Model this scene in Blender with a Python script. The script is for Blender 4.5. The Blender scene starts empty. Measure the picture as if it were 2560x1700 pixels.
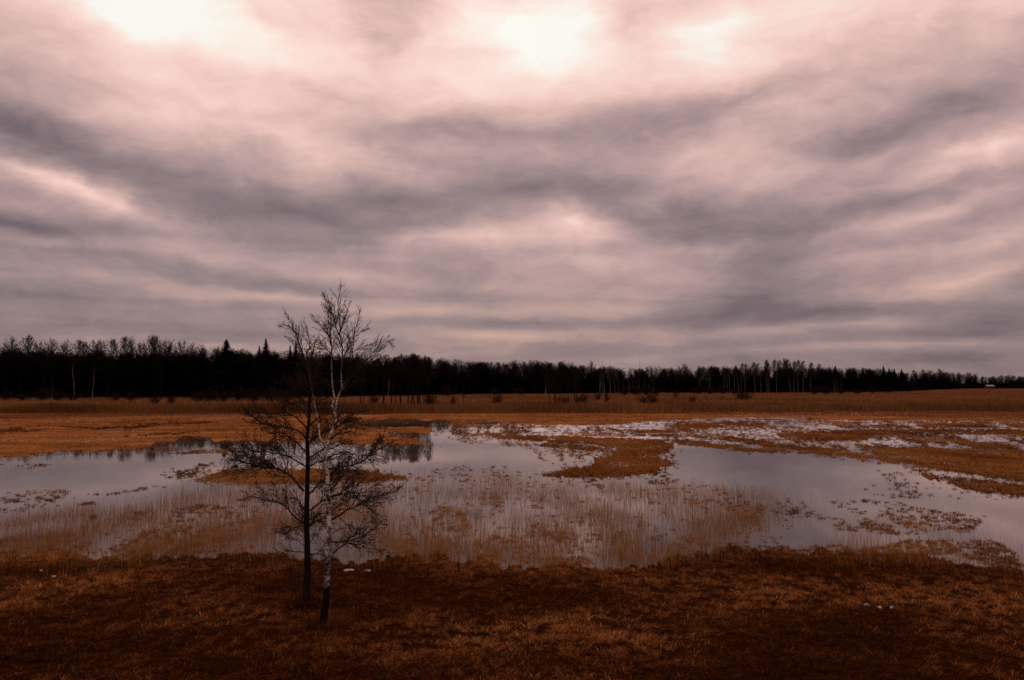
import bpy, math, random
import numpy as np
from mathutils import Vector

# ------------------------------------------------------------------ camera, sky, sun, exposure
S = bpy.context.scene
C = S.collection
F, HOR, CAMZ = 2009.0, 957.0, 7.5          # focal length and horizon row of the 2560x1700 photograph, eye height in metres
PITCH = math.atan((HOR - 850.0) / F)
cam = bpy.data.cameras.new('camera'); cam.sensor_width = 36; cam.lens = F / 2560 * 36
cam.clip_start = 0.1; cam.clip_end = 12000
co = bpy.data.objects.new('camera', cam); C.objects.link(co)
co.location = (0, 0, CAMZ); co.rotation_euler = (math.pi / 2 + PITCH, 0, 0)
S.camera = co
S.view_settings.view_transform = 'Standard'; S.view_settings.look = 'None'
S.view_settings.exposure = 0.0; S.view_settings.gamma = 1.0; S.view_settings.use_curve_mapping = False
S.cycles.max_bounces = 6; S.cycles.diffuse_bounces = 3; S.cycles.glossy_bounces = 3
S.cycles.transmission_bounces = 3; S.cycles.transparent_max_bounces = 4

SUN_EL, SUN_AZ = 31.0, -9.0                # the sun behind the brightest cloud, ahead and slightly left
def srgb(r, g, b):
    f = lambda c: (c / 255 / 12.92) if c / 255 <= 0.04045 else ((c / 255 + 0.055) / 1.055) ** 2.4
    return (f(r), f(g), f(b), 1.0)

class NT:
    """tiny node helper"""
    def __init__(self, tree): self.t = tree; self.n = tree.nodes; self.l = tree.links
    def add(self, typ, **kw):
        n = self.n.new(typ)
        for k, v in kw.items(): setattr(n, k, v)
        return n
    def put(self, sock, v):
        if hasattr(v, 'is_output'): self.l.new(v, sock)
        elif v is not None: sock.default_value = v
    def math(self, op, a, b=None, c=None, clamp=False):
        n = self.add('ShaderNodeMath', operation=op); n.use_clamp = clamp
        for i, v in enumerate((a, b, c)): self.put(n.inputs[i], v) if v is not None else None
        return n.outputs[0]
    def vmath(self, op, a, b=None):
        n = self.add('ShaderNodeVectorMath', operation=op)
        self.put(n.inputs[0], a)
        if b is not None: self.put(n.inputs[1], b)
        return n.outputs[0]
    def comb(self, x, y, z=0.0):
        n = self.add('ShaderNodeCombineXYZ')
        for i, v in enumerate((x, y, z)): self.put(n.inputs[i], v)
        return n.outputs[0]
    def noise(self, vec, scale, detail=4, rough=0.5, dist=0.0):
        n = self.add('ShaderNodeTexNoise'); self.put(n.inputs['Vector'], vec)
        n.inputs['Scale'].default_value = scale; n.inputs['Detail'].default_value = detail
        n.inputs['Roughness'].default_value = rough; n.inputs['Distortion'].default_value = dist
        return n.outputs['Fac']
    def ramp(self, fac, stops, interp='LINEAR'):
        n = self.add('ShaderNodeValToRGB'); self.put(n.inputs[0], fac); r = n.color_ramp; r.interpolation = interp
        while len(r.elements) > 1: r.elements.remove(r.elements[-1])
        r.elements[0].position = stops[0][0]; r.elements[0].color = stops[0][1]
        for p, c in stops[1:]: r.elements.new(p).color = c
        return n.outputs[0]
    def mapr(self, v, a, b, c=0.0, d=1.0, smooth=False):
        n = self.add('ShaderNodeMapRange'); n.interpolation_type = 'SMOOTHSTEP' if smooth else 'LINEAR'
        self.put(n.inputs[0], v)
        for i, x in enumerate((a, b, c, d)): n.inputs[i + 1].default_value = x
        return n.outputs[0]
    def mix(self, fac, a, b):
        n = self.add('ShaderNodeMix', data_type='RGBA'); self.put(n.inputs[0], fac)
        self.put(n.inputs[6], a); self.put(n.inputs[7], b); return n.outputs[2]

def px_angles(px, py):
    """azimuth and elevation (degrees) of a point of the photograph"""
    xc, yc = (px - 1280) / F, (850 - py) / F
    Y = math.cos(PITCH) - yc * math.sin(PITCH); Z = math.sin(PITCH) + yc * math.cos(PITCH)
    return math.degrees(math.atan2(xc, Y)), math.degrees(math.atan2(Z, math.hypot(xc, Y)))

# broad light and dark banks of the overcast: x, y, half-width, half-height, tilt, lightness
CLOUDS = [
 (300,-40,430,120,3,.32),(380,60,640,150,4,.03),(1300,85,290,120,8,.29),(1440,60,260,110,0,.10),(1790,65,240,80,0,.20),(760,140,420,120,12,.10),(1180,200,320,90,12,.09),
 (930,0,260,110,0,-.20),(1000,110,150,160,20,-.07),(1590,40,130,120,0,-.10),(30,130,260,200,0,-.10),(640,30,200,60,20,-.08),(2050,40,360,120,0,.02),(1700,170,500,70,-4,.06),
 (220,290,420,130,14,.09),(560,250,420,90,16,.08),(760,380,460,70,12,.10),(1050,280,260,60,10,.05),
 (150,370,440,75,16,-.12),(0,290,260,120,0,-.13),(400,420,300,60,14,-.10),(880,240,240,70,12,-.08),(1250,330,420,70,-3,-.11),(1640,300,420,80,-10,-.13),(1120,370,360,60,4,-.09),
 (2440,230,420,120,-26,-.16),(2180,330,420,90,-22,-.08),(1900,240,340,70,-22,-.10),(2330,110,320,70,-24,-.09),(2100,170,260,50,-20,.05),
 (1330,470,420,80,-2,-.15),(1560,540,360,70,4,-.05),(720,520,420,90,6,-.16),(420,520,340,60,10,-.05),(980,500,300,60,0,-.09),
 (190,455,330,50,19,.20),(40,415,200,30,18,.08),(330,510,220,40,16,.10),(40,560,300,45,4,-.17),(260,640,360,35,4,-.12),(560,590,300,40,0,-.05),
 (1420,565,190,60,10,.26),(1250,600,260,45,0,.12),(1080,585,200,40,0,.10),(1760,560,380,70,4,-.09),(1900,430,360,55,-10,.12),(1720,410,200,40,-10,.09),
 (2200,380,260,45,-14,.10),(2490,370,300,60,-16,.22),(2280,480,420,55,-10,-.12),(2330,530,360,45,-18,.16),(2480,600,260,50,-16,.14),(2060,590,340,50,-6,-.06),
 (560,660,360,22,5,.14),(850,690,260,20,4,.12),(150,610,280,22,8,.10),(180,740,460,36,3,-.10),(650,720,400,20,4,-.07),
 (1450,655,360,36,0,.10),(1740,620,200,36,0,.11),(1650,690,240,30,-4,.06),(2000,650,220,60,-14,-.14),(1900,740,200,50,-6,-.14),(2080,780,320,40,-4,-.17),(2480,790,300,24,-2,-.17),(1800,780,240,26,0,-.10),
 (2440,690,320,40,-12,.16),(2220,640,260,30,-8,.07),(2250,745,240,22,-6,.07),(680,745,420,13,5,.17),(400,705,300,14,4,.07),(1080,775,340,14,2,.10),(1330,805,360,16,2,-.10),(1000,720,360,18,0,-.06),
 (1250,840,360,12,2,.18),(1520,770,220,16,0,.11),(1560,820,300,14,0,-.07),(2060,818,560,12,-2,.14),(2250,862,560,10,0,.09),(500,862,600,12,0,.08),(1650,855,300,9,0,.08),
 (1480,885,520,22,0,-.08),(300,815,600,20,0,-.09),(2420,900,420,30,0,-.10),(2320,838,400,10,0,-.06),(700,800,400,14,0,-.06),(100,870,300,18,0,-.06)]
W = bpy.data.worlds.new('World'); S.world = W; W.use_nodes = True
w = NT(W.node_tree); w.n.clear()
gen = w.add('ShaderNodeTexCoord').outputs['Generated']
sep = w.add('ShaderNodeSeparateXYZ'); w.l.new(gen, sep.inputs[0])
X_, Y_, Z_ = sep.outputs
az = w.math('MULTIPLY', w.math('ARCTAN2', X_, Y_), 180 / math.pi)
el = w.math('MULTIPLY', w.math('ARCSINE', w.math('MINIMUM', w.math('MAXIMUM', Z_, -1.0), 1.0)), 180 / math.pi)
elc = w.math('MAXIMUM', el, 0.0)
# cloud ceiling seen in perspective
den = w.math('ADD', w.math('MAXIMUM', Z_, 0.0), 0.09)
plane = w.comb(w.math('DIVIDE', X_, den), w.math('DIVIDE', Y_, den), 0.3)
# a warp, so that no bank keeps a clean outline
angv = w.comb(az, elc, 0.0)
wx = w.math('MULTIPLY', w.math('SUBTRACT', w.noise(w.vmath('MULTIPLY', angv, (.10, .18, 1)), 1.0, 5, .55), .5), w.mapr(elc, 2, 14, 5.0, 9.0))
wy = w.math('MULTIPLY', w.math('SUBTRACT', w.noise(w.vmath('ADD', w.vmath('MULTIPLY', angv, (.10, .20, 1)), (7.3, 2.1, 5.0)), 1.0, 5, .55), .5), w.mapr(elc, 2, 20, .9, 6.5))
angw = w.comb(w.math('ADD', az, wx), w.math('ADD', elc, wy), 0.0)
base = w.ramp(w.math('DIVIDE', elc, 60.0, clamp=True), [(0, (.44,) * 3 + (1,)), (.045, (.48,) * 3 + (1,)), (.085, (.515,) * 3 + (1,)), (.15, (.55,) * 3 + (1,)),
     (.22, (.58,) * 3 + (1,)), (.27, (.64,) * 3 + (1,)), (.33, (.77,) * 3 + (1,)), (.40, (.845,) * 3 + (1,)), (.5, (.88,) * 3 + (1,)), (1, (.86,) * 3 + (1,))])
val = base
for (cx, cy, rx, ry, tilt, amp) in CLOUDS:
    if ry < 30: amp, ry, rx = amp * .62, ry * 1.7, rx * .9
    a0, e0 = px_angles(cx, cy)
    m = w.add('ShaderNodeMapping'); m.vector_type = 'TEXTURE'; w.l.new(angw, m.inputs[0])
    m.inputs['Location'].default_value = (a0, e0, 0); m.inputs['Rotation'].default_value = (0, 0, math.radians(-tilt * .75))
    m.inputs['Scale'].default_value = (rx / 35 * 1.35, ry / 35 * 1.35, 1)
    g = w.add('ShaderNodeTexGradient', gradient_type='QUADRATIC_SPHERE'); w.l.new(m.outputs[0], g.inputs[0])
    val = w.math('MULTIPLY_ADD', g.outputs['Fac'], amp * 1.25, val)
n1 = w.math('SUBTRACT', w.noise(plane, 1.3, 5, .5, .4), .5)
streak = w.comb(w.math('MULTIPLY', az, 0.055), w.math('MULTIPLY', elc, 0.62), 1.7)
n2 = w.math('SUBTRACT', w.noise(streak, 1.0, 3, .5, .6), .5)
n3 = w.math('SUBTRACT', w.noise(w.comb(w.math('MULTIPLY', az, 0.10), w.math('MULTIPLY', elc, 0.34), 9.0), 1.0, 5, .55, .5), .5)
val = w.math('MULTIPLY_ADD', n1, w.mapr(elc, 3, 20, .08, .10), val)
val = w.math('MULTIPLY_ADD', n2, w.mapr(elc, 4, 11, .26, .02), val)
n4 = w.math('SUBTRACT', w.noise(w.comb(w.math('MULTIPLY', az, 0.34), w.math('MULTIPLY', elc, 0.62), 4.0), 1.0, 6, .62, .6), .5)
val = w.math('MULTIPLY_ADD', n4, w.mapr(elc, 2, 10, .14, .18), val)
val = w.math('MULTIPLY_ADD', n3, w.mapr(elc, 4, 22, .24, .28), val)
sky_col = w.ramp(w.math('MINIMUM', w.math('MAXIMUM', w.math('MULTIPLY_ADD', w.math('SUBTRACT', val, .55), .86, .555), 0.0), 1.0), [(.28, srgb(90, 77, 84)), (.40, srgb(119, 101, 108)), (.50, srgb(150, 128, 130)), (.60, srgb(185, 155, 153)),
     (.70, srgb(219, 181, 174)), (.79, srgb(246, 206, 198)), (.87, srgb(255, 223, 213)), (.94, srgb(255, 240, 229)), (1.0, srgb(255, 253, 244))])
# warmer light in the low gaps
low = w.math('MULTIPLY', w.mapr(elc, 1, 9, 1, 0), w.mapr(val, .50, .62, 0, 1))
sky_col = w.mix(w.math('MULTIPLY', low, .5), sky_col, srgb(196, 154, 130))
nish = w.add('ShaderNodeTexSky', sky_type='NISHITA'); nish.sun_disc = False
nish.sun_elevation = math.radians(SUN_EL); nish.sun_rotation = math.radians(SUN_AZ)
bg_c = w.add('ShaderNodeBackground'); w.l.new(sky_col, bg_c.inputs[0]); bg_c.inputs[1].default_value = 0.97
bg_n = w.add('ShaderNodeBackground'); w.l.new(nish.outputs[0], bg_n.inputs[0]); bg_n.inputs[1].default_value = 0.06
mx = w.add('ShaderNodeMixShader'); mx.inputs[0].default_value = 0.04
w.l.new(bg_c.outputs[0], mx.inputs[1]); w.l.new(bg_n.outputs[0], mx.inputs[2])
out = w.add('ShaderNodeOutputWorld'); w.l.new(mx.outputs[0], out.inputs[0])
W.cycles.sampling_method = 'MANUAL'; W.cycles.sample_map_resolution = 512

sl = bpy.data.lights.new('sun', 'SUN'); sl.energy = 0.7; sl.angle = math.radians(14); sl.color = (1, .90, .80)
so = bpy.data.objects.new('sun', sl); C.objects.link(so)
sd = Vector((math.sin(math.radians(SUN_AZ)) * math.cos(math.radians(SUN_EL)), math.cos(math.radians(SUN_AZ)) * math.cos(math.radians(SUN_EL)), math.sin(math.radians(SUN_EL))))
so.rotation_euler = sd.to_track_quat('Z', 'Y').to_euler(); so.location = (0, 0, 60)

# ------------------------------------------------------------------ helpers
RNG = np.random.default_rng(11)
def ray(px, py):
    xc, yc = (px - 1280) / F, (850 - py) / F
    return xc, math.cos(PITCH) - yc * math.sin(PITCH), math.sin(PITCH) + yc * math.cos(PITCH)
def on_ground(px, py, z=0.0):
    x, y, d = ray(px, py); t = (z - CAMZ) / d
    return np.array([x * t, y * t, z])
def at_depth(px, py, Y):
    x, y, d = ray(px, py); t = Y / y
    return np.array([x * t, Y, CAMZ + d * t])
def project(X, Y, Z):
    c, s = math.cos(PITCH), math.sin(PITCH); dz = Z - CAMZ
    f = Y * c + dz * s; u = -Y * s + dz * c
    f = np.maximum(f, 1e-3)
    return 1280 + F * X / f, 850 - F * u / f

def vnoise(x, y, seed=0):
    xi = np.floor(x).astype(np.int64); yi = np.floor(y).astype(np.int64); fx = x - xi; fy = y - yi
    fx = fx * fx * (3 - 2 * fx); fy = fy * fy * (3 - 2 * fy)
    def h(a, b):
        n = (a * 374761393 + b * 668265263 + seed * 974711) & 0xffffffff
        n = ((n ^ (n >> 13)) * 1274126177) & 0xffffffff
        return ((n ^ (n >> 16)) & 0xffff) / 65535.0
    return (h(xi, yi) * (1 - fx) + h(xi + 1, yi) * fx) * (1 - fy) + (h(xi, yi + 1) * (1 - fx) + h(xi + 1, yi + 1) * fx) * fy
def fbm(x, y, seed=0, oct=4):
    s = 0; a = .5; t = 0; x, y = x * .766 + y * .643, y * .766 - x * .643
    for i in range(oct):
        s = s + a * vnoise(x, y, seed + i * 17); t += a; a *= .5; x, y = (x * .809 + y * .588) * 2.03 + 11.7, (y * .809 - x * .588) * 2.03 + 5.3
    return s / t

def link(name, me, mat, parent=None):
    o = bpy.data.objects.new(name, me)
    if mat is not None:
        me.materials.clear()
        for m in (mat if isinstance(mat, (list, tuple)) else [mat]): me.materials.append(m)
    C.objects.link(o); o.parent = parent
    return o
def mesh(name, V, Q, attrs=None, smooth=False, mats=None):
    """a mesh from vertices and faces; Q is one (n,k) array or a list of them"""
    V = np.asarray(V, np.float32); Qs = Q if isinstance(Q, list) and isinstance(Q[0], np.ndarray) else [Q]
    Qs = [np.asarray(q, np.int32) for q in Qs if len(q)]
    me = bpy.data.meshes.new(name); me.vertices.add(len(V)); me.vertices.foreach_set('co', V.ravel())
    nl = sum(q.size for q in Qs); nf = sum(len(q) for q in Qs)
    me.loops.add(nl); me.loops.foreach_set('vertex_index', np.concatenate([q.ravel() for q in Qs]))
    tot = np.concatenate([np.full(len(q), q.shape[1], np.int32) for q in Qs]); st = np.concatenate([[0], np.cumsum(tot)[:-1]]).astype(np.int32)
    me.polygons.add(nf); me.polygons.foreach_set('loop_start', st)
    if mats is not None: me.polygons.foreach_set('material_index', np.asarray(mats, np.int32))
    me.polygons.foreach_set('use_smooth', np.full(nf, smooth, bool))
    for k, a in (attrs or {}).items():
        me.attributes.new(k, 'FLOAT', 'POINT').data.foreach_set('value', np.asarray(a, np.float32))
    me.update(calc_edges=True)
    return me
def tag(o, label=None, cat=None, group=None, kind=None):
    if label: o['label'] = label
    if cat: o['category'] = cat
    if group: o['group'] = group
    if kind: o['kind'] = kind
    return o
def empty(name, loc, rz=0.0, scale=1.0):
    o = bpy.data.objects.new(name, None); C.objects.link(o); o.location = loc; o.rotation_euler = (0, 0, rz)
    o.scale = (scale,) * 3 if not isinstance(scale, tuple) else scale
    o.empty_display_size = .3
    return o

def blades(P, L, azim, lean, width, curve, seg=2, flat=None):
    """grass blades: roots P, lengths, compass direction, lean at the root, width, droop -> verts, quads"""
    n = len(P); t = np.linspace(0, 1, seg + 1)[None, :]
    dx, dy = np.cos(azim)[:, None], np.sin(azim)[:, None]
    h = L[:, None] * (np.sin(lean)[:, None] * t + curve[:, None] * t ** 2)
    z = L[:, None] * (np.cos(lean)[:, None] * t - .55 * curve[:, None] * t ** 2)
    wv = width[:, None] * (1 - .85 * t ** 1.5) * .5
    fa = azim + np.pi / 2 if flat is None else flat
    sx, sy = np.cos(fa)[:, None], np.sin(fa)[:, None]
    cx, cy, cz = P[:, :1] + dx * h, P[:, 1:2] + dy * h, P[:, 2:3] + z
    A = np.stack([cx - sx * wv, cy - sy * wv, cz], -1); B = np.stack([cx + sx * wv, cy + sy * wv, cz], -1)
    V = np.stack([A, B], 2).reshape(n, -1, 3); k = 2 * (seg + 1)
    b = (np.arange(n) * k)[:, None]
    q = np.concatenate([np.concatenate([b + 2 * s, b + 2 * s + 1, b + 2 * s + 3, b + 2 * s + 2], 1)[:, None] for s in range(seg)], 1)
    return V.reshape(-1, 3), q.reshape(-1, 4), k

def tubes(paths, taper_tip=True):
    """list of (points (n,3), radii (n,)) -> verts, quads, radius per vertex"""
    VV, QQ, RR = [], [], []; off = 0
    for P, R in paths:
        P = np.asarray(P, float); R = np.asarray(R, float); n = len(P)
        m = 8 if R[0] > .08 else 6 if R[0] > .03 else 4 if R[0] > .012 else 3
        T = np.gradient(P, axis=0); T /= np.linalg.norm(T, axis=1)[:, None] + 1e-9
        ref = np.array([0, 0, 1.]) if abs(T[0, 2]) < .9 else np.array([1., 0, 0])
        U = np.cross(T, ref); U /= np.linalg.norm(U, axis=1)[:, None] + 1e-9; Wv = np.cross(T, U)
        a = np.arange(m) * 2 * np.pi / m
        V = P[:, None] + R[:, None, None] * (np.cos(a)[None, :, None] * U[:, None] + np.sin(a)[None, :, None] * Wv[:, None])
        i = np.arange(n - 1)[:, None] * m; j = np.arange(m)[None]; j2 = (j + 1) % m
        Q = np.stack([i + j, i + j2, i + m + j2, i + m + j], -1).reshape(-1, 4) + off
        VV.append(V.reshape(-1, 3)); QQ.append(Q); RR.append(np.repeat(R, m)); off += n * m
    return np.concatenate(VV), np.concatenate(QQ), np.concatenate(RR)

def spline(pts, n):
    """resample a polyline smoothly (Catmull-Rom)"""
    P = np.asarray(pts, float); P = np.vstack([2 * P[0] - P[1], P, 2 * P[-1] - P[-2]]); m = len(P) - 3
    o = []
    for u in np.linspace(0, m - 1e-6, n):
        i = int(u); t = u - i; a, b, c, d = P[i:i + 4]
        o.append(.5 * ((2 * b) + (c - a) * t + (2 * a - 5 * b + 4 * c - d) * t * t + (3 * b - a - 3 * c + d) * t ** 3))
    return np.array(o)

def unit(v): return v / (np.linalg.norm(v) + 1e-9)
def deflect(t, ang, rg, flatten=1.0):
    r = rg.normal(size=3); r[2] *= flatten; p = unit(r - t * np.dot(r, t))
    return unit(t * math.cos(ang) + p * math.sin(ang))
def grow(out, p0, d, L, r0, lvl, rg, st):
    """one twig and its side twigs, recursively; st = style"""
    n = 4 if lvl < st['max'] else 3
    if L > 1.0: n = 6
    P = [np.array(p0, float)]; d = unit(np.array(d, float)); dd = d.copy()
    for i in range(n):
        dd = unit(dd + rg.normal(size=3) * st['wob'] + np.array([0, 0, st['up'][min(lvl, len(st['up']) - 1)]]) / n)
        P.append(P[-1] + dd * L / n)
    P = np.array(P); R = r0 * (1 - .75 * np.linspace(0, 1, n + 1)); R = np.maximum(R, st['rmin'])
    out.append((P, R))
    if lvl >= st['max']: return
    sprout(out, P, R, L, lvl, rg, st)
def sprout(out, P, R, L, lvl, rg, st, t0=.18):
    k = max(6 if lvl == 0 else 2, int(L * st['den'][min(lvl, len(st['den']) - 1)] * rg.uniform(.8, 1.2)))
    n = len(P) - 1
    for i in range(k):
        t = t0 + (1 - t0) * (i + rg.random()) / k; u = min(t * n, n - 1e-3); a = int(u)
        p = P[a] + (P[a + 1] - P[a]) * (u - a); tan = unit(P[a + 1] - P[a]); r = R[a] + (R[a + 1] - R[a]) * (u - a)
        d = deflect(tan, rg.uniform(*st['ang']), rg, st.get('flat', 1.0))
        l = L * st['rat'] * (1.15 - st.get('tip', .75) * t) * rg.uniform(.6, 1.25)
        l = min(l, st.get('lmax', 99))
        grow(out, p, d, l, max(st['rmin'], r * .6), lvl + 1, rg, st)

# ------------------------------------------------------------------ materials
def material(name):
    m = bpy.data.materials.new(name); m.use_nodes = True; t = NT(m.node_tree); t.n.clear()
    return m, t
def finish(t, shader): o = t.add('ShaderNodeOutputMaterial'); t.l.new(shader, o.inputs[0])
def principled(t, col, rough=.9, spec=.2, normal=None):
    p = t.add('ShaderNodeBsdfPrincipled'); t.put(p.inputs['Base Color'], col); t.put(p.inputs['Roughness'], rough)
    p.inputs['Specular IOR Level'].default_value = spec
    if normal is not None: t.l.new(normal, p.inputs['Normal'])
    return p
def grass_mat(name, stops, transl=.3, rnd=.5):
    """straw and sedge: every blade its own tone, every tuft its own kind"""
    m, t = material(name)
    isl = t.add('ShaderNodeNewGeometry').outputs['Random Per Island']
    at = t.add('ShaderNodeAttribute'); at.attribute_name = 'tone'
    f = t.math('ADD', t.math('MULTIPLY', isl, rnd), t.math('MULTIPLY', at.outputs['Fac'], 1 - rnd))
    col = t.ramp(f, stops)
    p = principled(t, col, 1.0, 0.0)
    tr = t.add('ShaderNodeBsdfTranslucent'); t.l.new(col, tr.inputs[0])
    mxs = t.add('ShaderNodeMixShader'); mxs.inputs[0].default_value = transl
    t.l.new(p.outputs[0], mxs.inputs[1]); t.l.new(tr.outputs[0], mxs.inputs[2]); finish(t, mxs.outputs[0])
    return m
def c(r, g, b): return (r, g, b, 1.0)
M = {}
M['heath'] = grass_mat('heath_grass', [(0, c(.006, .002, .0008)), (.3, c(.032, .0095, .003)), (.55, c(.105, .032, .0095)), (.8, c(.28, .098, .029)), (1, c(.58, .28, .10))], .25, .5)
M['marsh'] = grass_mat('marsh_grass', [(0, c(.035, .011, .003)), (.35, c(.12, .043, .012)), (.65, c(.25, .102, .029)), (1, c(.46, .23, .08))], .25, .5)
M['meadow'] = grass_mat('meadow_grass', [(0, c(.07, .022, .006)), (.4, c(.22, .080, .026)), (.72, c(.36, .158, .056)), (1, c(.60, .34, .16))], .25, .45)
M['stalk'] = grass_mat('standing_reed', [(0, c(.06, .022, .006)), (.5, c(.23, .10, .033)), (1, c(.46, .25, .10))], .25, .7)
M['reedbed'] = grass_mat('reed_bed', [(0, c(.045, .016, .005)), (.5, c(.145, .061, .022)), (1, c(.30, .15, .066))], .2, .5)

def bark(name, dark, light, scale=6.0):
    m, t = material(name)
    oc = t.add('ShaderNodeTexCoord').outputs['Object']
    n = t.noise(t.vmath('MULTIPLY', oc, (1, 1, .25)), scale, 5, .65)
    col = t.ramp(n, [(.3, c(*dark)), (.7, c(*light))])
    b = t.add('ShaderNodeBump'); b.inputs['Strength'].default_value = .6; b.inputs['Distance'].default_value = .02; t.l.new(n, b.inputs['Height'])
    finish(t, principled(t, col, 1.0, 0.03, b.outputs[0]).outputs[0])
    return m
M['alder_bark'] = bark('alder_bark', (.005, .0035, .003), (.018, .012, .010), 14)
M['twig'] = bark('twig', (.016, .010, .008), (.040, .026, .020), 8)
M['far_bark'] = bark('far_bark', (.006, .004, .004), (.016, .010, .009), 2)
M['far_twig'] = bark('far_twig', (.010, .0055, .005), (.024, .013, .011), .4)
M['forest'] = bark('forest', (.003, .002, .002), (.010, .006, .0055), .3)
M['needle'] = bark('needle', (.0035, .004, .003), (.010, .011, .007), .6)

def birch_mat(name, fine, basez, dim=1.0):
    """white bark with black lenticel bands; the foot of an old stem is black and cracked, thin twigs are brown"""
    m, t = material(name)
    oc = t.add('ShaderNodeTexCoord').outputs['Object']
    sp = t.add('ShaderNodeSeparateXYZ'); t.l.new(oc, sp.inputs[0])
    at = t.add('ShaderNodeAttribute'); at.attribute_name = 'thick'
    band = t.noise(t.vmath('MULTIPLY', oc, (1, 1, 3.2)), fine, 4, .65)
    patch = t.noise(oc, fine * .35, 4, .7)
    k = t.math('ADD', t.math('MULTIPLY', band, .55), t.math('MULTIPLY', patch, .45))
    foot = t.math('ADD', t.mapr(sp.outputs[2], basez[0], basez[0] + .5, .45, 0.0), t.mapr(sp.outputs[2], basez[0] + .4, basez[1], .10, .018))
    k = t.math('SUBTRACT', k, foot)
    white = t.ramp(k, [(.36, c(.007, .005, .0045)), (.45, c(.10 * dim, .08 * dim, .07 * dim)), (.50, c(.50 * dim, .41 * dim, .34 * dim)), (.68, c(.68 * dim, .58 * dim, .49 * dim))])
    col = t.mix(at.outputs['Fac'], c(.030, .019, .015), white)
    finish(t, principled(t, col, .95, .03).outputs[0])
    return m
M['birch'] = birch_mat('birch_bark', 11.0, (.72, 3.2))
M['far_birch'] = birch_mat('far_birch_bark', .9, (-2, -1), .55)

# ------------------------------------------------------------------ where the land and the water are (traced outlines, laid on the ground)
ZA = lambda L: [(x / 3.373, 1000 + y / 3.373) for x, y in L]
ZB = lambda L: [(1000 + x / 3.373, 1020 + y / 3.373) for x, y in L]
ZC = lambda L: [(1700 + x / 2.745, 1020 + y / 2.745) for x, y in L]
SOLID = {
 'far_left': [(-900,1005),(1010,1015),(1010,1046),(930,1049),(885,1052),(872,1070),(900,1075),(960,1073),(1000,1068),(1040,1066),(1080,1064),(1092,1077),(1060,1084),(1000,1081),(988,1092),(1040,1098),(1070,1104),(1060,1110),(1000,1110),(900,1110),(800,1106),(700,1104),(560,1104),(534,1096),(470,1089),(415,1103),(356,1114),(296,1122),(237,1127),(119,1133),(0,1143),(-300,1150),(-900,1160)],
 'far_right': [(1000,1010),(3400,1005),(3400,1056),(2560,1055),(2200,1052),(2050,1050),(2040,1045),(1860,1044),(1740,1047),(1690,1052),(1600,1054),(1560,1060),(1480,1062),(1400,1064),(1330,1061),(1230,1055),(1150,1052),(1080,1050),(1000,1047)],
 'tongue': ZB([(520,225),(800,218),(1300,235),(1700,245),(2200,275),(2270,330),(2250,370),(2150,400),(2200,470),(2150,540),(1850,572),(1500,585),(1200,575),(1280,540),(1500,510),(1680,465),(1640,425),(1800,392),(1700,372),(1400,340),(1100,310),(1250,292),(1000,268),(750,250)]),
 'band': ZB([(1540,160),(1740,170),(2000,195),(2361,190),(2361,205),(2000,215),(1700,185)]),
 'strip': ZC([(-60,205),(0,212),(200,232),(420,262),(690,292),(640,304),(400,292),(150,262),(0,245),(-60,240)]),
 'strip_up': ZC([(-330,148),(0,158),(60,183),(300,193),(600,228),(700,248),(900,268),(1100,290),(1330,320),(1300,342),(1150,332),(900,312),(700,292),(500,254),(300,222),(40,192),(-60,178),(-330,168)]),
 'mid': ZC([(0,95),(560,95),(600,120),(500,135),(420,125),(150,150),(100,165),(0,150),(-120,140)]),
 'right': ZC([(660,175),(900,155),(1250,150),(1700,148),(3000,150),(3000,190),(2361,195),(2000,180),(1700,182),(1350,197),(1250,217),(1000,227),(820,217),(700,197)]),
 'big': ZC([(1300,290),(1500,275),(1800,280),(2361,300),(3000,290),(3000,540),(2361,500),(2250,495),(2050,455),(1800,425),(1650,390),(1420,350)]),
 'low': ZC([(1650,440),(1800,470),(2100,500),(2361,530),(3000,570),(3000,650),(2361,602),(2200,592),(2000,562),(1850,512),(1720,475)]),
 'islet': [(480,1203),(520,1190),(570,1178),(700,1174),(800,1173),(900,1176),(960,1184),(1020,1192),(1000,1200),(900,1205),(780,1207),(640,1210),(560,1206)],
 'bank': [(-900,1368),(0,1378),(150,1388),(300,1400),(420,1398),(560,1395),(680,1388),(760,1405),(900,1412),(1030,1396),(1080,1390),(1150,1402),(1230,1425),(1320,1425),(1390,1418),(1500,1432),(1600,1425),(1700,1395),(1800,1378),(1900,1375),(2000,1382),(2150,1380),(2300,1390),(2400,1412),(2500,1427),(2560,1436),(3400,1460),(3400,9000),(-900,9000)],
}
HOLES = [[(-300,1072),(60,1071),(95,1075),(60,1080),(-300,1084)], ZA([(360,236),(520,232),(800,228),(1240,222),(1250,238),(900,246),(520,246)]), ZA([(1100,214),(1500,196),(1900,176),(1880,190),(1500,208),(1150,230)]),
         ZA([(1100,300),(1400,275),(1600,268),(1600,280),(1400,292),(1120,312)]), ZC([(1640,360),(1800,365),(2030,385),(1900,394),(1700,380)]), ZB([(1290,32),(2200,24),(2200,28),(1300,38)])]
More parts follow.
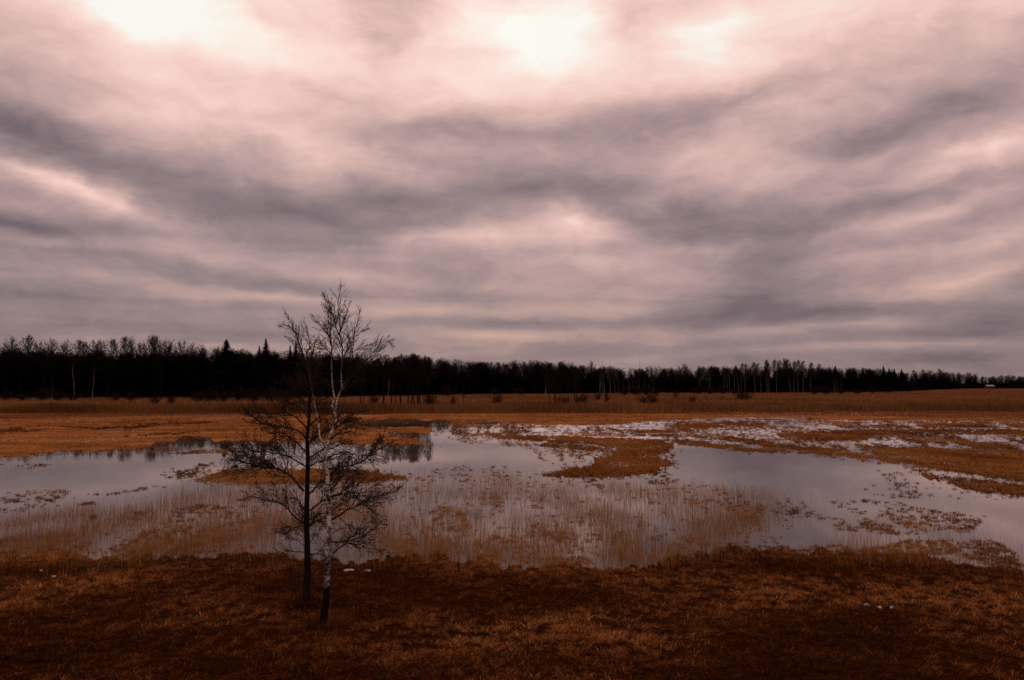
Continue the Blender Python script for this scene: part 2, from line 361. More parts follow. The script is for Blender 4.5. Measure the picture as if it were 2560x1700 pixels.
SPECK = [
 (ZB([(260,90),(700,90),(1100,130),(1700,190),(2361,210),(2361,240),(1600,240),(880,225),(520,230),(300,190)]), .42),
 (ZB([(280,225),(760,225),(1250,300),(1500,345),(1780,390),(1650,425),(1650,470),(1400,510),(1200,440),(1050,330),(600,300),(450,270)]), .30),
 (ZB([(1640,425),(2300,380),(2361,480),(2200,560),(2300,640),(1700,640),(1050,670),(1050,600)]), .22),
 (ZB([(2150,400),(2280,330),(2361,420),(2361,640),(2150,560)]), .16),
 (ZB([(0,570),(500,480),(1000,500),(1150,575),(700,625),(0,612)]), .13),
 (ZB([(1040,610),(1720,590),(1720,665),(1040,680)]), .30),
 (ZB([(0,850),(400,830),(560,900),(560,1120),(0,1150)]), .34), (ZB([(640,740),(1250,770),(1200,850),(700,830)]), .28),
 (ZB([(750,1050),(1000,1080),(960,1150),(740,1120)]), .55), (ZB([(1080,1035),(1470,1045),(1480,1115),(1300,1115)]), .34), (ZB([(1630,1060),(1840,1080),(1830,1125),(1650,1120)]), .5),
 (ZB([(640,1230),(1600,1260),(1650,1330),(600,1290)]), .35), (ZB([(430,1130),(700,1140),(700,1200),(420,1180)]), .3),
 (ZC([(640,200),(820,217),(1250,217),(1400,192),(2000,205),(3000,195),(3000,300),(2361,295),(1700,290),(1500,280),(1250,290),(900,264),(700,244)]), .50),
 (ZC([(940,92),(1500,90),(2100,98),(3000,92),(3000,150),(2361,130),(1700,135),(1000,132)]), .55),
 (ZC([(1250,310),(1420,340),(1660,385),(1800,430),(1650,440),(1400,370),(1200,350)]), .2), (ZC([(650,290),(900,310),(1300,345),(1560,380),(1400,385),(1000,345),(700,315)]), .25),
 (ZC([(1350,430),(1650,440),(1850,520),(2361,612),(2361,640),(1900,620),(1500,620),(1350,600),(1180,530)]), .13),
 (ZC([(840,650),(1200,630),(1500,640),(1700,700),(2100,740),(2000,850),(1500,870),(1060,830),(1050,770),(720,740)]), .20), (ZC([(1180,790),(1700,780),(2000,830),(1500,860),(1250,830)]), .35),
 (ZC([(720,700),(830,700),(830,730),(740,735)]), .8),
 (ZC([(1050,930),(1300,965),(1600,900),(2000,915),(2150,905),(2280,960),(2350,1100),(2100,1080),(1900,1010),(1400,1000),(1050,960)]), .42),
 (ZC([(500,640),(0,620),(0,720),(500,760),(720,720)]), .2), (ZC([(240,950),(1050,940),(1400,1000),(240,1000)]), .3),
 (ZA([(0,860),(160,900),(500,870),(650,830),(1000,790),(1440,735),(1250,725),(900,790),(550,760),(200,755),(0,790)]), .20), (ZA([(-300,930),(0,920),(500,885),(800,862),(790,880),(500,905),(0,965),(-300,990)]), .62),
 (ZA([(0,540),(420,530),(420,560),(200,590),(0,590)]), .28), (ZA([(1400,455),(1700,420),(2361,418),(2361,436),(1500,452)]), .5), (ZA([(800,430),(1400,350),(1500,430),(1000,455)]), .22),
 (ZA([(1690,540),(1900,515),(2361,520),(2361,590),(1900,610),(1500,670),(1450,620)]), .35), (ZA([(1360,560),(1650,560),(1450,670),(1360,650)]), .08),
 (ZA([(1050,960),(1830,875),(2361,920),(2361,1300),(1200,1320),(-200,1300),(-200,1180),(900,1100)]), .30), (ZA([(700,980),(1200,940),(1250,1020),(700,1010)]), .3), (ZA([(1550,890),(1850,875),(1850,920),(1550,920)]), .6),
 ([(900,1360),(1050,1370),(1050,1400),(900,1410)], .3),
]
def inside(poly, x, y):
    r = np.zeros(x.shape, bool); n = len(poly); xs = [p[0] for p in poly]; ys = [p[1] for p in poly]
    bb = (x > min(xs)) & (x < max(xs)) & (y > min(ys)) & (y < max(ys))
    if not bb.any(): return r
    X, Y = x[bb], y[bb]; s = np.zeros(X.shape, bool)
    for i in range(n):
        (x1, y1), (x2, y2) = poly[i], poly[(i + 1) % n]
        if y1 == y2: continue
        s ^= ((y1 > Y) != (y2 > Y)) & (X < (x2 - x1) * (Y - y1) / (y2 - y1) + x1)
    r[bb] = s
    return r
def warp(X, Y):
    """ragged shores: the outlines wander by a little on the ground"""
    D = np.hypot(X, Y); k = np.clip(D / 60, .5, 3.0)
    ax = (fbm(X / k / .8, Y / k / 1.6, 3, 4) - .5) * D * .05
    ay = (fbm(X / k / .8, Y / k / 1.6, 9, 4) - .5) * D * .085
    ax = ax + (fbm(X / k / .25, Y / k / .5, 5, 3) - .5) * D * .025; ay = ay + (fbm(X / k / .25, Y / k / .5, 6, 3) - .5) * D * .045
    return X + ax, Y + ay
def land(X, Y):
    """1 on solid land, 0 in water, and which outline"""
    X2, Y2 = warp(X, Y)
    px, py = project(X2, np.maximum(Y2, .5), 0.0)
    s = np.zeros(X.shape, bool)
    D = np.hypot(X, Y); holey = fbm(X / 1.9, Y / 5.0, 15, 4) > .385
    for k, p in SOLID.items():
        q = inside(p, px, py); s |= q if k in ('far_left', 'far_right', 'bank') else (q & holey)
    for p in HOLES: s &= ~inside(p, px, py)
    s |= (Y < 12) | (Y > 196) | (np.abs(X) > .75 * Y + 4)
    return s
def ground_z(X, Y, solid=None):
    X = np.asarray(X, float); Y = np.asarray(Y, float)
    if solid is None: solid = land(X, Y)
    D = np.hypot(X, Y)
    near = np.clip((40 - D) / 15, 0, 1)
    hum = (fbm(X / .9, Y / .9, 21, 3) - .5) * .16 + (fbm(X / 3.2, Y / 3.2, 25, 3) - .5) * .30
    z = .06 + near * (.20 + hum * .9) + (1 - near) * (fbm(X / 9, Y / 9, 31, 3) - .45) * .12
    z = np.where(D > 230, .10 + np.clip((D - 230) / 200, 0, 1) * .25, z)
    return np.where(solid, np.maximum(z, .02), -.22)
def gz(x, y): return float(ground_z(np.array([x]), np.array([y]), np.array([True]))[0])

# ------------------------------------------------------------------ ground and water
def build_ground():
    th = np.concatenate([np.linspace(-180, -42, 40)[:-1], np.linspace(-42, 42, 600), np.linspace(42, 180, 40)[1:-1]])
    r = np.concatenate([[1.5, 5, 9, 12, 14, 16, 18], F * CAMZ / (np.arange(1740, 1030, -1.5) - HOR), [212, 220, 232, 250, 280, 320, 380, 460, 560, 700, 850, 1000, 1150, 1300, 1500, 2000, 3000, 5000, 9000]])
    T, R = np.meshgrid(np.radians(th), r)
    X, Y = (R * np.sin(T)), (R * np.cos(T)); sh = X.shape
    Z = ground_z(X.ravel(), Y.ravel()).reshape(sh)
    V = np.stack([X, Y, Z], -1).reshape(-1, 3); V = np.vstack([V, [[0, 0, .2]]])
    nr, nt = sh; i, j = np.meshgrid(np.arange(nr - 1), np.arange(nt), indexing='ij'); j2 = (j + 1) % nt
    Q = np.stack([i * nt + j, i * nt + j2, (i + 1) * nt + j2, (i + 1) * nt + j], -1).reshape(-1, 4)[:, ::-1]
    jj = np.arange(nt); T3 = np.stack([np.full(nt, nr * nt), jj, (jj + 1) % nt], -1)[:, ::-1]
    mx_, my_ = warp(V[:, 0], V[:, 1]); gpx, gpy = project(mx_, np.maximum(my_, .5), 0.0); mead = (inside(SOLID['far_left'], gpx, gpy) | inside(SOLID['far_right'], gpx, gpy)).astype(float)
    m, t = material('ground')
    am = t.add('ShaderNodeAttribute'); am.attribute_name = 'meadow'
    pos = t.add('ShaderNodeNewGeometry').outputs['Position']
    sp = t.add('ShaderNodeSeparateXYZ'); t.l.new(pos, sp.inputs[0])
    dist = t.vmath('LENGTH', pos); dn = t.n[-1].outputs['Value']
    n = t.noise(pos, 3.5, 6, .65); nb = t.noise(t.vmath('MULTIPLY', pos, (.5, 1.2, 1)), .14, 5, .6)
    near = t.ramp(n, [(.3, c(.006, .002, .001)), (.55, c(.020, .006, .002)), (.8, c(.05, .016, .005))])
    mid = t.ramp(t.math('ADD', t.math('MULTIPLY', n, .5), t.math('MULTIPLY', nb, .5)), [(.34, c(.04, .013, .004)), (.5, c(.17, .060, .018)), (.66, c(.36, .155, .052))])
    far = t.ramp(nb, [(.35, c(.06, .021, .009)), (.65, c(.12, .044, .018))])
    wet = t.ramp(n, [(.3, c(.05, .018, .006)), (.7, c(.17, .062, .018))]); col = t.mix(t.mapr(dn, 36, 55), near, wet); col = t.mix(am.outputs['Fac'], col, mid); col = t.mix(t.mapr(dn, 192, 202), col, far); col = t.mix(t.mapr(dn, 1150, 1400), col, c(.012, .008, .006))
    mud = t.mapr(sp.outputs[2], -.12, .03, 1, 0)
    col = t.mix(mud, col, c(.030, .020, .014))
    b = t.add('ShaderNodeBump'); b.inputs['Strength'].default_value = .5; b.inputs['Distance'].default_value = .06; t.l.new(n, b.inputs['Height'])
    finish(t, principled(t, col, 1.0, 0.0, b.outputs[0]).outputs[0])
    tag(link('ground', mesh('ground', V, [Q, T3], {'meadow': mead}, smooth=True), m), kind='structure')
build_ground()

def build_water():
    m, t = material('water')
    pos = t.add('ShaderNodeNewGeometry').outputs['Position']
    rip = t.noise(t.vmath('MULTIPLY', pos, (.35, 1.0, 1)), 1.6, 4, .55)
    b = t.add('ShaderNodeBump'); b.inputs['Strength'].default_value = .012; b.inputs['Distance'].default_value = .05; t.l.new(rip, b.inputs['Height'])
    p = principled(t, c(.050, .034, .028), t.mapr(t.noise(t.vmath('MULTIPLY', pos, (.05, .11, 1)), 1.0, 4, .6), .42, .62, .012, .05), .5, b.outputs[0]); p.inputs['IOR'].default_value = 1.37
    # pale ice colour over the far shallows, painted to brighten the sky's reflection
    sp = t.add('ShaderNodeSeparateXYZ'); t.l.new(pos, sp.inputs[0])
    n = t.noise(t.vmath('MULTIPLY', pos, (.06, .12, 1)), 1.0, 5, .6)
    reach = t.math('MULTIPLY', t.mapr(sp.outputs[1], 88, 112, 0, 1, True), t.mapr(sp.outputs[0], -14, 6, 0, 1, True))
    k = t.math('MULTIPLY', t.math('MULTIPLY', t.mapr(n, .40, .56, .12, 1, True), reach), t.mapr(sp.outputs[0], 14, 36, 1, .45, True))
    ice = principled(t, c(.86, .78, .80), .2, .6); ice.inputs['IOR'].default_value = 1.31
    mxs = t.add('ShaderNodeMixShader'); t.l.new(t.math('MULTIPLY', k, .74), mxs.inputs[0]); t.l.new(p.outputs[0], mxs.inputs[1]); t.l.new(ice.outputs[0], mxs.inputs[2])
    finish(t, mxs.outputs[0])
    V = [(-320, 14, 0), (320, 14, 0), (320, 215, 0), (-320, 215, 0)]
    tag(link('water', mesh('water', V, [[0, 1, 2, 3]]), m), kind='structure')
build_water()

# ------------------------------------------------------------------ grass and reeds
def tufts(P, size, height, nb, rg, tone, wfac, lean=(.15, 1.1), seg=2, wind=None):
    """grass tufts: nb blades round each point of P"""
    n = len(P); idx = np.repeat(np.arange(n), nb); N = len(idx)
    a = rg.uniform(0, 2 * np.pi, N); rr = np.sqrt(rg.random(N)) * size[idx] * .32
    B = P[idx] + np.stack([np.cos(a) * rr, np.sin(a) * rr, np.zeros(N) - .01], -1)
    az_ = a + rg.normal(0, .6, N)
    if wind is not None:
        wsel = rg.random(N) < .3; az_ = np.where(wsel, wind[idx] + rg.normal(0, .5, N), az_)
    L = height[idx] * rg.uniform(.6, 1.35, N); ln = rg.uniform(lean[0], lean[1], N)
    V, Q, k = blades(B, L, az_, ln, size[idx] * wfac * rg.uniform(.7, 1.3, N), rg.uniform(.1, .7, N), seg, az_ + np.pi / 2 + rg.normal(0, .5, N))
    return V, Q, np.repeat(np.clip(tone[idx] + rg.normal(0, .08, N), 0, 1), k)

def build_heath():
    rg = np.random.default_rng(5)
    n = 84000
    Y = 15 + rg.random(n) ** .8 * 24; X = rg.uniform(-1, 1, n) * (Y * .66 + 2)
    s = land(X, Y); X, Y = X[s], Y[s]
    P = np.stack([X, Y, ground_z(X, Y, np.ones(len(X), bool))], -1)
    pn = fbm(X / .24, Y / .32, 51, 3); big = fbm(X / 5, Y / 2.6, 55, 3)
    tone = np.clip((big - .5) * 1.5 + (pn - .5) * .9 + .36 + .016 * (Y - 25) + rg.normal(0, .13, len(X)), 0, 1)  # darker towards the viewer: a vignette painted into the grass tone
    keep = rg.random(len(X)) < np.clip((pn - .40) * 8, .05, 1)
    P, tone, pn = P[keep], tone[keep], pn[keep]; n = len(P)
    size = rg.uniform(.14, .30, n); h = rg.uniform(.07, .16, n) * (.3 + 1.4 * pn)
    # longer, uncropped grass round the two trunks
    nb_ = 200; tx = np.concatenate([rg.normal(on_ground(764, 1513, .2)[0], .28, nb_), rg.normal(on_ground(806, 1566, .2)[0], .30, nb_)]); ty = np.concatenate([rg.normal(on_ground(764, 1513, .2)[1], .25, nb_), rg.normal(on_ground(806, 1566, .2)[1], .25, nb_)])
    P = np.vstack([P, np.stack([tx, ty, ground_z(tx, ty, np.ones(2 * nb_, bool))], -1)]); size = np.concatenate([size, rg.uniform(.2, .4, 2 * nb_)]); h = np.concatenate([h, rg.uniform(.15, .5, 2 * nb_)]); tone = np.concatenate([tone, rg.uniform(.1, .7, 2 * nb_)])
    wind = (fbm(P[:, 0] / 3, P[:, 1] / 3, 61, 2) - .5) * 6 + .4
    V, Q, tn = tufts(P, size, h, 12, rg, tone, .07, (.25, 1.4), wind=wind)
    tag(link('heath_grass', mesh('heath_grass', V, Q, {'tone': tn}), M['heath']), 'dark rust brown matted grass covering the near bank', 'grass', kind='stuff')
build_heath()

def sample_px(poly, per_px, rg):
    xs = [p[0] for p in poly]; ys = [p[1] for p in poly]; x0, x1 = max(min(xs), -260), min(max(xs), 2820); y0, y1 = min(ys), min(max(ys), 1440)
    n = int((x1 - x0) * (y1 - y0) * per_px) + 1
    x = rg.uniform(x0, x1, n); y = rg.uniform(y0, y1, n); k = inside(poly, x, y); return x[k], y[k]
def to_ground(x, y):
    t = CAMZ / -(math.sin(PITCH) + (850 - y) / F * math.cos(PITCH)); Yr = math.cos(PITCH) - (850 - y) / F * math.sin(PITCH)
    return (x - 1280) / F * t, Yr * t

def build_marsh():
    rg = np.random.default_rng(7)
    out = []
    def emit(X, Y, sm, hm, nb, z=None, ts=0.0):
        D = np.hypot(X, Y); n = len(X)
        if not n: return
        size = (.16 + D * .0030) * sm * rg.uniform(.5, 1.6, n); h = (.11 + D * .0012) * hm * rg.uniform(.6, 1.4, n)
        P = np.stack([X, Y, ground_z(X, Y, np.ones(n, bool)) * .6 if z is None else np.full(n, z)], -1)
        tone = np.clip((fbm(X / 5, Y / 9, 71, 4) - .5) * 2.4 + .52 + ts + rg.normal(0, .14, n), 0, 1)
        V, Q, tn = tufts(P, size, h, nb, rg, tone, .10, (.35, 1.4)); out.append((V, Q, tn))
    for k in ('tongue', 'band', 'strip', 'strip_up', 'mid', 'right', 'big', 'low', 'islet'):
        x, y = sample_px(SOLID[k], .11, rg); X, Y = to_ground(x, y); s = land(X, Y) | (rg.random(len(x)) < .35); emit(X[s], Y[s], 1.05, .95, 15)
        g = 20   # frayed margin
        x2 = x + rg.normal(0, g, len(x)); y2 = y + rg.normal(0, g * .22, len(y)); X, Y = to_ground(x2, np.maximum(y2, 1040)); s = ~land(X, Y) & (rg.random(len(X)) < .75); emit(X[s], Y[s], .75, .85, 14, 0.0, -.16)
    for poly, d in SPECK + [([(1080, 1046), (2900, 1040), (2900, 1125), (2250, 1125), (1900, 1110), (1700, 1095), (1100, 1085)], .26), ([(1000, 1190), (1700, 1200), (2000, 1250), (1950, 1400), (1000, 1400)], .07)]:
        area = np.interp(np.mean([p[1] for p in poly]), [1050, 1100, 1200, 1350], [6, 8, 24, 36])
        x, y = sample_px(poly, 2.9 * d / area, rg); X, Y = to_ground(x, y)
        D = np.hypot(X, Y); nz = .55 * fbm(X / (.5 + D * .009), Y / (1 + D * .035), 81, 3) + .45 * fbm(X / 7, Y / 14, 85, 3)
        s = (rg.random(len(X)) < np.clip((nz - .43) * 6, .06, 1)) & ~land(X, Y); emit(X[s], Y[s], .95, .85, 16, 0.0, -.12)
    for poly, d in ((ZA([(950, 165), (1500, 150), (2361, 140), (2361, 330), (1900, 320), (1500, 335), (1050, 300)]), .09), (ZA([(0, 200), (2361, 170), (2361, 260), (0, 262)]), .03), ([(700, 1060), (880, 1060), (1060, 1085), (1040, 1110), (700, 1105)], .06), ([(1300, 1030), (1700, 1040), (1500, 1060), (1320, 1056)], .04)):
        x, y = sample_px(poly, d, rg); X, Y = to_ground(x, y); s = rg.random(len(X)) < np.clip((fbm(X / 6, Y / 10, 87, 3) - .40) * 5, .05, 1); emit(X[s], Y[s], 1.1, 1.25, 12, None, -.22)
    for k in ('far_left', 'far_right'):
        x, y = sample_px(SOLID[k], .05, rg); s = y > 1036; x, y = x[s] + rg.normal(0, 22, s.sum()), y[s] + np.abs(rg.normal(0, 6, s.sum())); X, Y = to_ground(x, y); s = ~land(X, Y); emit(X[s], Y[s], .8, .9, 14, 0.0, -.1)
    off = 0; VV, QQ, TT = [], [], []
    for V, Q, t in out: VV.append(V); QQ.append(Q + off); TT.append(t); off += len(V)
    tag(link('marsh_grass', mesh('marsh_grass', np.concatenate(VV), np.concatenate(QQ), {'tone': np.concatenate(TT)}), M['marsh']), 'brown sedge tussocks standing in and around the flood water', 'grass', kind='stuff')
build_marsh()

def build_meadow():
    rg = np.random.default_rng(8); out = []
    for k, dens in (('far_left', .055), ('far_right', .075)):
        x, y = sample_px(SOLID[k], dens, rg); s = y > 1022; x, y = x[s], y[s]; X, Y = to_ground(x, y); s = land(X, Y) & (Y < 204); X, Y = X[s], Y[s]
        D = np.hypot(X, Y); n = len(X)
        P = np.stack([X, Y, ground_z(X, Y, np.ones(n, bool)) - .02], -1)
        tone = np.clip((fbm(X / 16, Y / 12, 91, 4) - .5) * 2.8 + (.40 if k == 'far_left' else .50) + rg.normal(0, .1, n), 0, 1)
        out.append(tufts(P, (.3 + D * .006) * rg.uniform(.7, 1.4, n), (.08 + D * .0008) * rg.uniform(.5, 1.3, n), 10, rg, tone, .16, (.7, 1.5)))
    V = np.concatenate([o[0] for o in out]); Q = np.concatenate([out[0][1], out[1][1] + len(out[0][0])])
    tag(link('meadow_grass', mesh('meadow_grass', V, Q, {'tone': np.concatenate([o[2] for o in out])}), M['meadow']), 'pale orange mown meadow grass between the water and the reeds', 'grass', kind='stuff')
build_meadow()

STAND = [([(560,1195),(1000,1195),(1200,1175),(1350,1198),(1700,1208),(1950,1245),(2000,1290),(1820,1330),(1850,1385),(1600,1430),(1000,1402),(700,1395),(0,1392),(-250,1392),(-250,1300),(0,1295),(200,1275),(400,1255),(520,1232)], 1.0),
         ([(2080,1310),(2300,1300),(2450,1335),(2450,1390),(2100,1385)], .28), ([(-250,1140),(120,1138),(130,1160),(-250,1190)], .5), ([(1840,1380),(2400,1385),(2500,1430),(1840,1400)], .3), ([(2450,1400),(2560,1400),(2700,1440),(2560,1440)], .3), ([(-200,1385),(700,1392),(700,1436),(-200,1440)], .25), ([(850,1395),(1250,1400),(1500,1432),(1200,1436),(850,1430)], .2)]
def build_stalks():
    rg = np.random.default_rng(9); out = []
    for poly, d in STAND:
        x, y = sample_px(poly, .47 * d, rg); x = x + rg.normal(0, 55, len(x)); y = np.maximum(y + rg.normal(0, 12, len(y)), 1100); X, Y = to_ground(x, y)
        nz = fbm(X / 2.6, Y / 5.5, 101, 4) + .25 * (fbm(X / .5, Y / .5, 105, 2) - .5)
        s = rg.random(len(X)) < np.clip((nz - .24) * 1.7, .08, 1); X, Y = X[s], Y[s]; n = len(X)
        P = np.stack([X, Y, np.full(n, -.12)], -1); D = np.hypot(X, Y)
        L = (.14 + .66 * rg.random(n) ** 2.4) * (.6 + .7 * fbm(X / 4, Y / 6, 111, 2)) + .12; az_ = rg.uniform(0, 2 * np.pi, n)
        V, Q, k = blades(P, L, az_, np.abs(rg.normal(0, .10, n)) * (1 + 4 * (rg.random(n) < .12)), rg.uniform(.007, .013, n), np.abs(rg.normal(0, .10, n)), 2, rg.uniform(-.9, .9, n))
        out.append((V, Q, np.repeat(rg.random(n), k)))
    off = 0; VV, QQ, TT = [], [], []
    for V, Q, t in out: VV.append(V); QQ.append(Q + off); TT.append(t); off += len(V)
    tag(link('standing_reeds', mesh('standing_reeds', np.concatenate(VV), np.concatenate(QQ), {'tone': np.concatenate(TT)}), M['stalk']), 'thin dry reed stalks standing in the shallow water', 'reeds', kind='stuff')
build_stalks()

def reed_front(X): return 199.0 + 14 * np.clip((X + 20) / 130, 0, 1) + (fbm(X / 16, X * 0 + 3, 121, 4) - .5) * 13
def build_reedbed():
    rg = np.random.default_rng(10); out = []
    def put(n, y0, y1, wd, hh, lo=0):
        X = rg.uniform(-1, 1, n); u = rg.random(n); Yd = y0 + (y1 - y0) * u
        X = X * (Yd + 205) * .72; Y = reed_front(X) + Yd; D = np.hypot(X, Y)
        hf = .55 + .9 * fbm(X / 14, Y / 22, 131, 4)
        P = np.stack([X, Y, np.full(n, .02)], -1)
        az_ = rg.uniform(0, 2 * np.pi, n)
        V, Q, k = blades(P, hh * hf * rg.uniform(.75, 1.15, n), az_, np.abs(rg.normal(0, .10, n)), wd * rg.uniform(.6, 1.4, n), rg.uniform(0, .15, n), 2, rg.uniform(-.8, .8, n))
        tone = np.clip((fbm(X / 30, Y / 40, 141, 3) - .5) * 1.5 + .42 + .25 * min(1, y0 / 45) + rg.normal(0, .15, n), 0, 1)
        out.append((V, Q, np.repeat(tone, k)))
    put(26000, 0, 8, .09, 2.3); put(30000, 6, 45, .13, 1.45); put(34000, 45, 180, .22, 1.05); put(26000, 180, 480, .40, .95)
    put(6000, -5, 1, .12, .7); put(1500, 0, 60, .12, 3.0); put(2500, -3, 0, .10, 1.5)
    off = 0; VV, QQ, TT = [], [], []
    for V, Q, t in out: VV.append(V); QQ.append(Q + off); TT.append(t); off += len(V)
    tag(link('reed_bed', mesh('reed_bed', np.concatenate(VV), np.concatenate(QQ), {'tone': np.concatenate(TT)}), M['reedbed']), 'broad brown bed of tall dry reeds before the forest', 'reeds', kind='stuff')
build_reedbed()

# ------------------------------------------------------------------ the two trees on the near bank
Z5 = lambda L: [(560 + x / 3.267, 700 + y / 3.267) for x, y in L]
Z6 = lambda L: [(560 + x / 3.267, 1150 + y / 3.267) for x, y in L]
def limb3d(pts, Y0, slope, org, n, r0, r1, rg, bow=.0):
    """a limb traced in the picture, given depth of its own: it leaves the stem towards or away from the viewer"""
    o = np.array([at_depth(px, py, Y0) for px, py in pts]); base = o[0].copy()
    run = np.abs(o[:, 0] - base[0]); dy = slope * run
    P = np.array([at_depth(px, py, Y0 + d) for (px, py), d in zip(pts, dy)]) - org
    P = spline(P, n); L = np.linalg.norm(np.diff(P, axis=0), axis=1).sum()
    P[1:] += rg.normal(size=(n - 1, 3)) * (min(.025, L * .008) if r0 else .006)
    return P, np.linspace(r0, r1, n) , L
def part(name, paths, mat, parent, thick=None):
    V, Q, R = tubes(paths); me = mesh(name, V, Q, {'thick': np.clip((R - thick[0]) / (thick[1] - thick[0]), 0, 1)} if thick else None, smooth=True)
    return link(name, me, mat, parent)

def build_alder():
    rg = np.random.default_rng(21)
    b = on_ground(764, 1513, .2); b[2] = gz(b[0], b[1]) - .02; Y0 = b[1]
    t = tag(empty('alder_tree', b), 'black barked leafless tree left of the white birch on the near bank', 'tree')
    tr = [(761, 1518), (764, 1500), (768.5, 1440), (768, 1364), (766, 1303), (768, 1241), (769, 1143), (768, 1098), (772.5, 1052), (774, 1006), (776, 975), (779, 930), (782, 885), (788, 850)]
    P, R, L = limb3d(tr, Y0, 0, b, 40, 0, 0, rg)
    zt = np.linspace(0, 1, 40); R = np.interp(zt, [0, .025, .06, .12, .28, .5, .72, 1], [.42, .25, .165, .120, .090, .066, .040, .008])
    TP = P; part('trunk', [(P, R)], M['alder_bark'], t)
    fine = dict(max=3, den=[12.5, 11.5, 11.0], rat=.46, ang=(.40, .95), wob=.19, up=[.25, .25, .15], rmin=.0058, lmax=1.0)
    limbs = [  # traced in the photograph: lower limbs sweep out and up
     (Z6([(650, 515), (580, 462), (520, 400), (460, 342), (400, 322), (330, 325), (250, 300), (205, 292)]), -.3, .034), (Z6([(655, 255), (600, 185), (520, 112), (440, 75), (320, 60), (230, 35), (150, 18), (60, -15)]), .25, .04),
     (Z6([(655, 400), (610, 330), (560, 285), (490, 235)]), .5, .022), (Z6([(650, 755), (560, 745), (470, 752), (350, 790)]), -.4, .016), (Z6([(655, 700), (590, 650), (500, 600), (430, 590)]), .3, .014), (Z6([(650, 640), (560, 560), (470, 520)]), .5, .014),
     (Z6([(700, 770), (760, 765), (800, 775), (840, 800)]), -.3, .018), (Z6([(695, 545), (760, 490), (830, 470), (900, 430), (960, 400)]), .4, .026), (Z6([(700, 415), (760, 360), (830, 330), (920, 285), (1020, 265), (1130, 262)]), -.3, .03),
     (Z6([(695, 275), (760, 205), (830, 155), (900, 115), (1000, 75), (1100, 20), (1180, -20)]), .3, .034), (Z6([(700, 690), (740, 620), (790, 560)]), .2, .014),
     (Z5([(668, 1525), (560, 1462), (430, 1412), (300, 1400), (180, 1420), (100, 1430)]), .5, .03), (Z5([(665, 1395), (600, 1330), (520, 1280), (440, 1240), (340, 1260)]), -.6, .026), (Z5([(672, 1300), (590, 1225), (470, 1190), (330, 1170), (260, 1130), (205, 1078)]), .2, .034),
     (Z5([(685, 1225), (620, 1150), (540, 1100), (480, 1080), (380, 1090), (300, 1060)]), -.4, .03), (Z5([(690, 1135), (640, 1060), (560, 1010), (450, 965), (370, 950)]), .4, .026), (Z5([(697, 1040), (650, 985), (590, 950), (500, 920)]), -.4, .02),
     (Z5([(690, 1330), (760, 1270), (860, 1230), (960, 1180), (1030, 1130)]), -.5, .03), (Z5([(695, 1450), (780, 1400), (880, 1370), (960, 1330), (1040, 1330)]), .5, .03), (Z5([(690, 1520), (790, 1480), (900, 1460), (1000, 1400)]), -.4, .026),
     (Z5([(698, 1190), (760, 1130), (840, 1080), (900, 1010)]), .5, .024), (Z5([(700, 1080), (760, 1010), (830, 960), (880, 920)]), -.4, .02), (Z5([(705, 980), (760, 930), (800, 880), (830, 830)]), .4, .016), (Z5([(700, 960), (660, 900), (610, 860)]), .3, .014),
     (Z5([(712, 880), (690, 830), (700, 760)]), .3, .012), (Z5([(715, 620), (745, 570), (790, 530), (810, 480)]), -.4, .012), (Z5([(722, 600), (700, 540), (690, 480)]), .4, .012), (Z5([(725, 580), (760, 590), (800, 570), (830, 540)]), .4, .01), (Z5([(720, 640), (760, 620), (790, 590)]), -.5, .01)]
    for pts, sl, r in limbs:
        P, R, L = limb3d(pts, Y0, sl, b, 12, r, r * .22, rg); paths = [(P, R)]; sprout(paths, P, R, L, 0, rg, fine, .22)
        part('branch', paths, M['twig'], t)
    tw = []   # short spur twigs all along the stem
    for i in range(90):
        u = rg.uniform(9, 33); a = int(u); p = TP[a] + (TP[a + 1] - TP[a]) * (u - a); q = rg.uniform(0, 6.28); grow(tw, p, (math.cos(q), math.sin(q), rg.uniform(.1, .9)), rg.uniform(.35, 1.3), .011, 1, rg, fine)
    part('twigs', tw, M['twig'], t)
    # shoots at the foot
    sh = []
    for i in range(12):
        a = rg.uniform(0, 6.28); p = np.array([math.cos(a) * .3, math.sin(a) * .3, .1]); grow(sh, p, (math.cos(a) * .25, math.sin(a) * .25, 1), rg.uniform(.6, 1.6), .008, 2, rg, fine)
    part('shoots', sh, M['twig'], t)
build_alder()

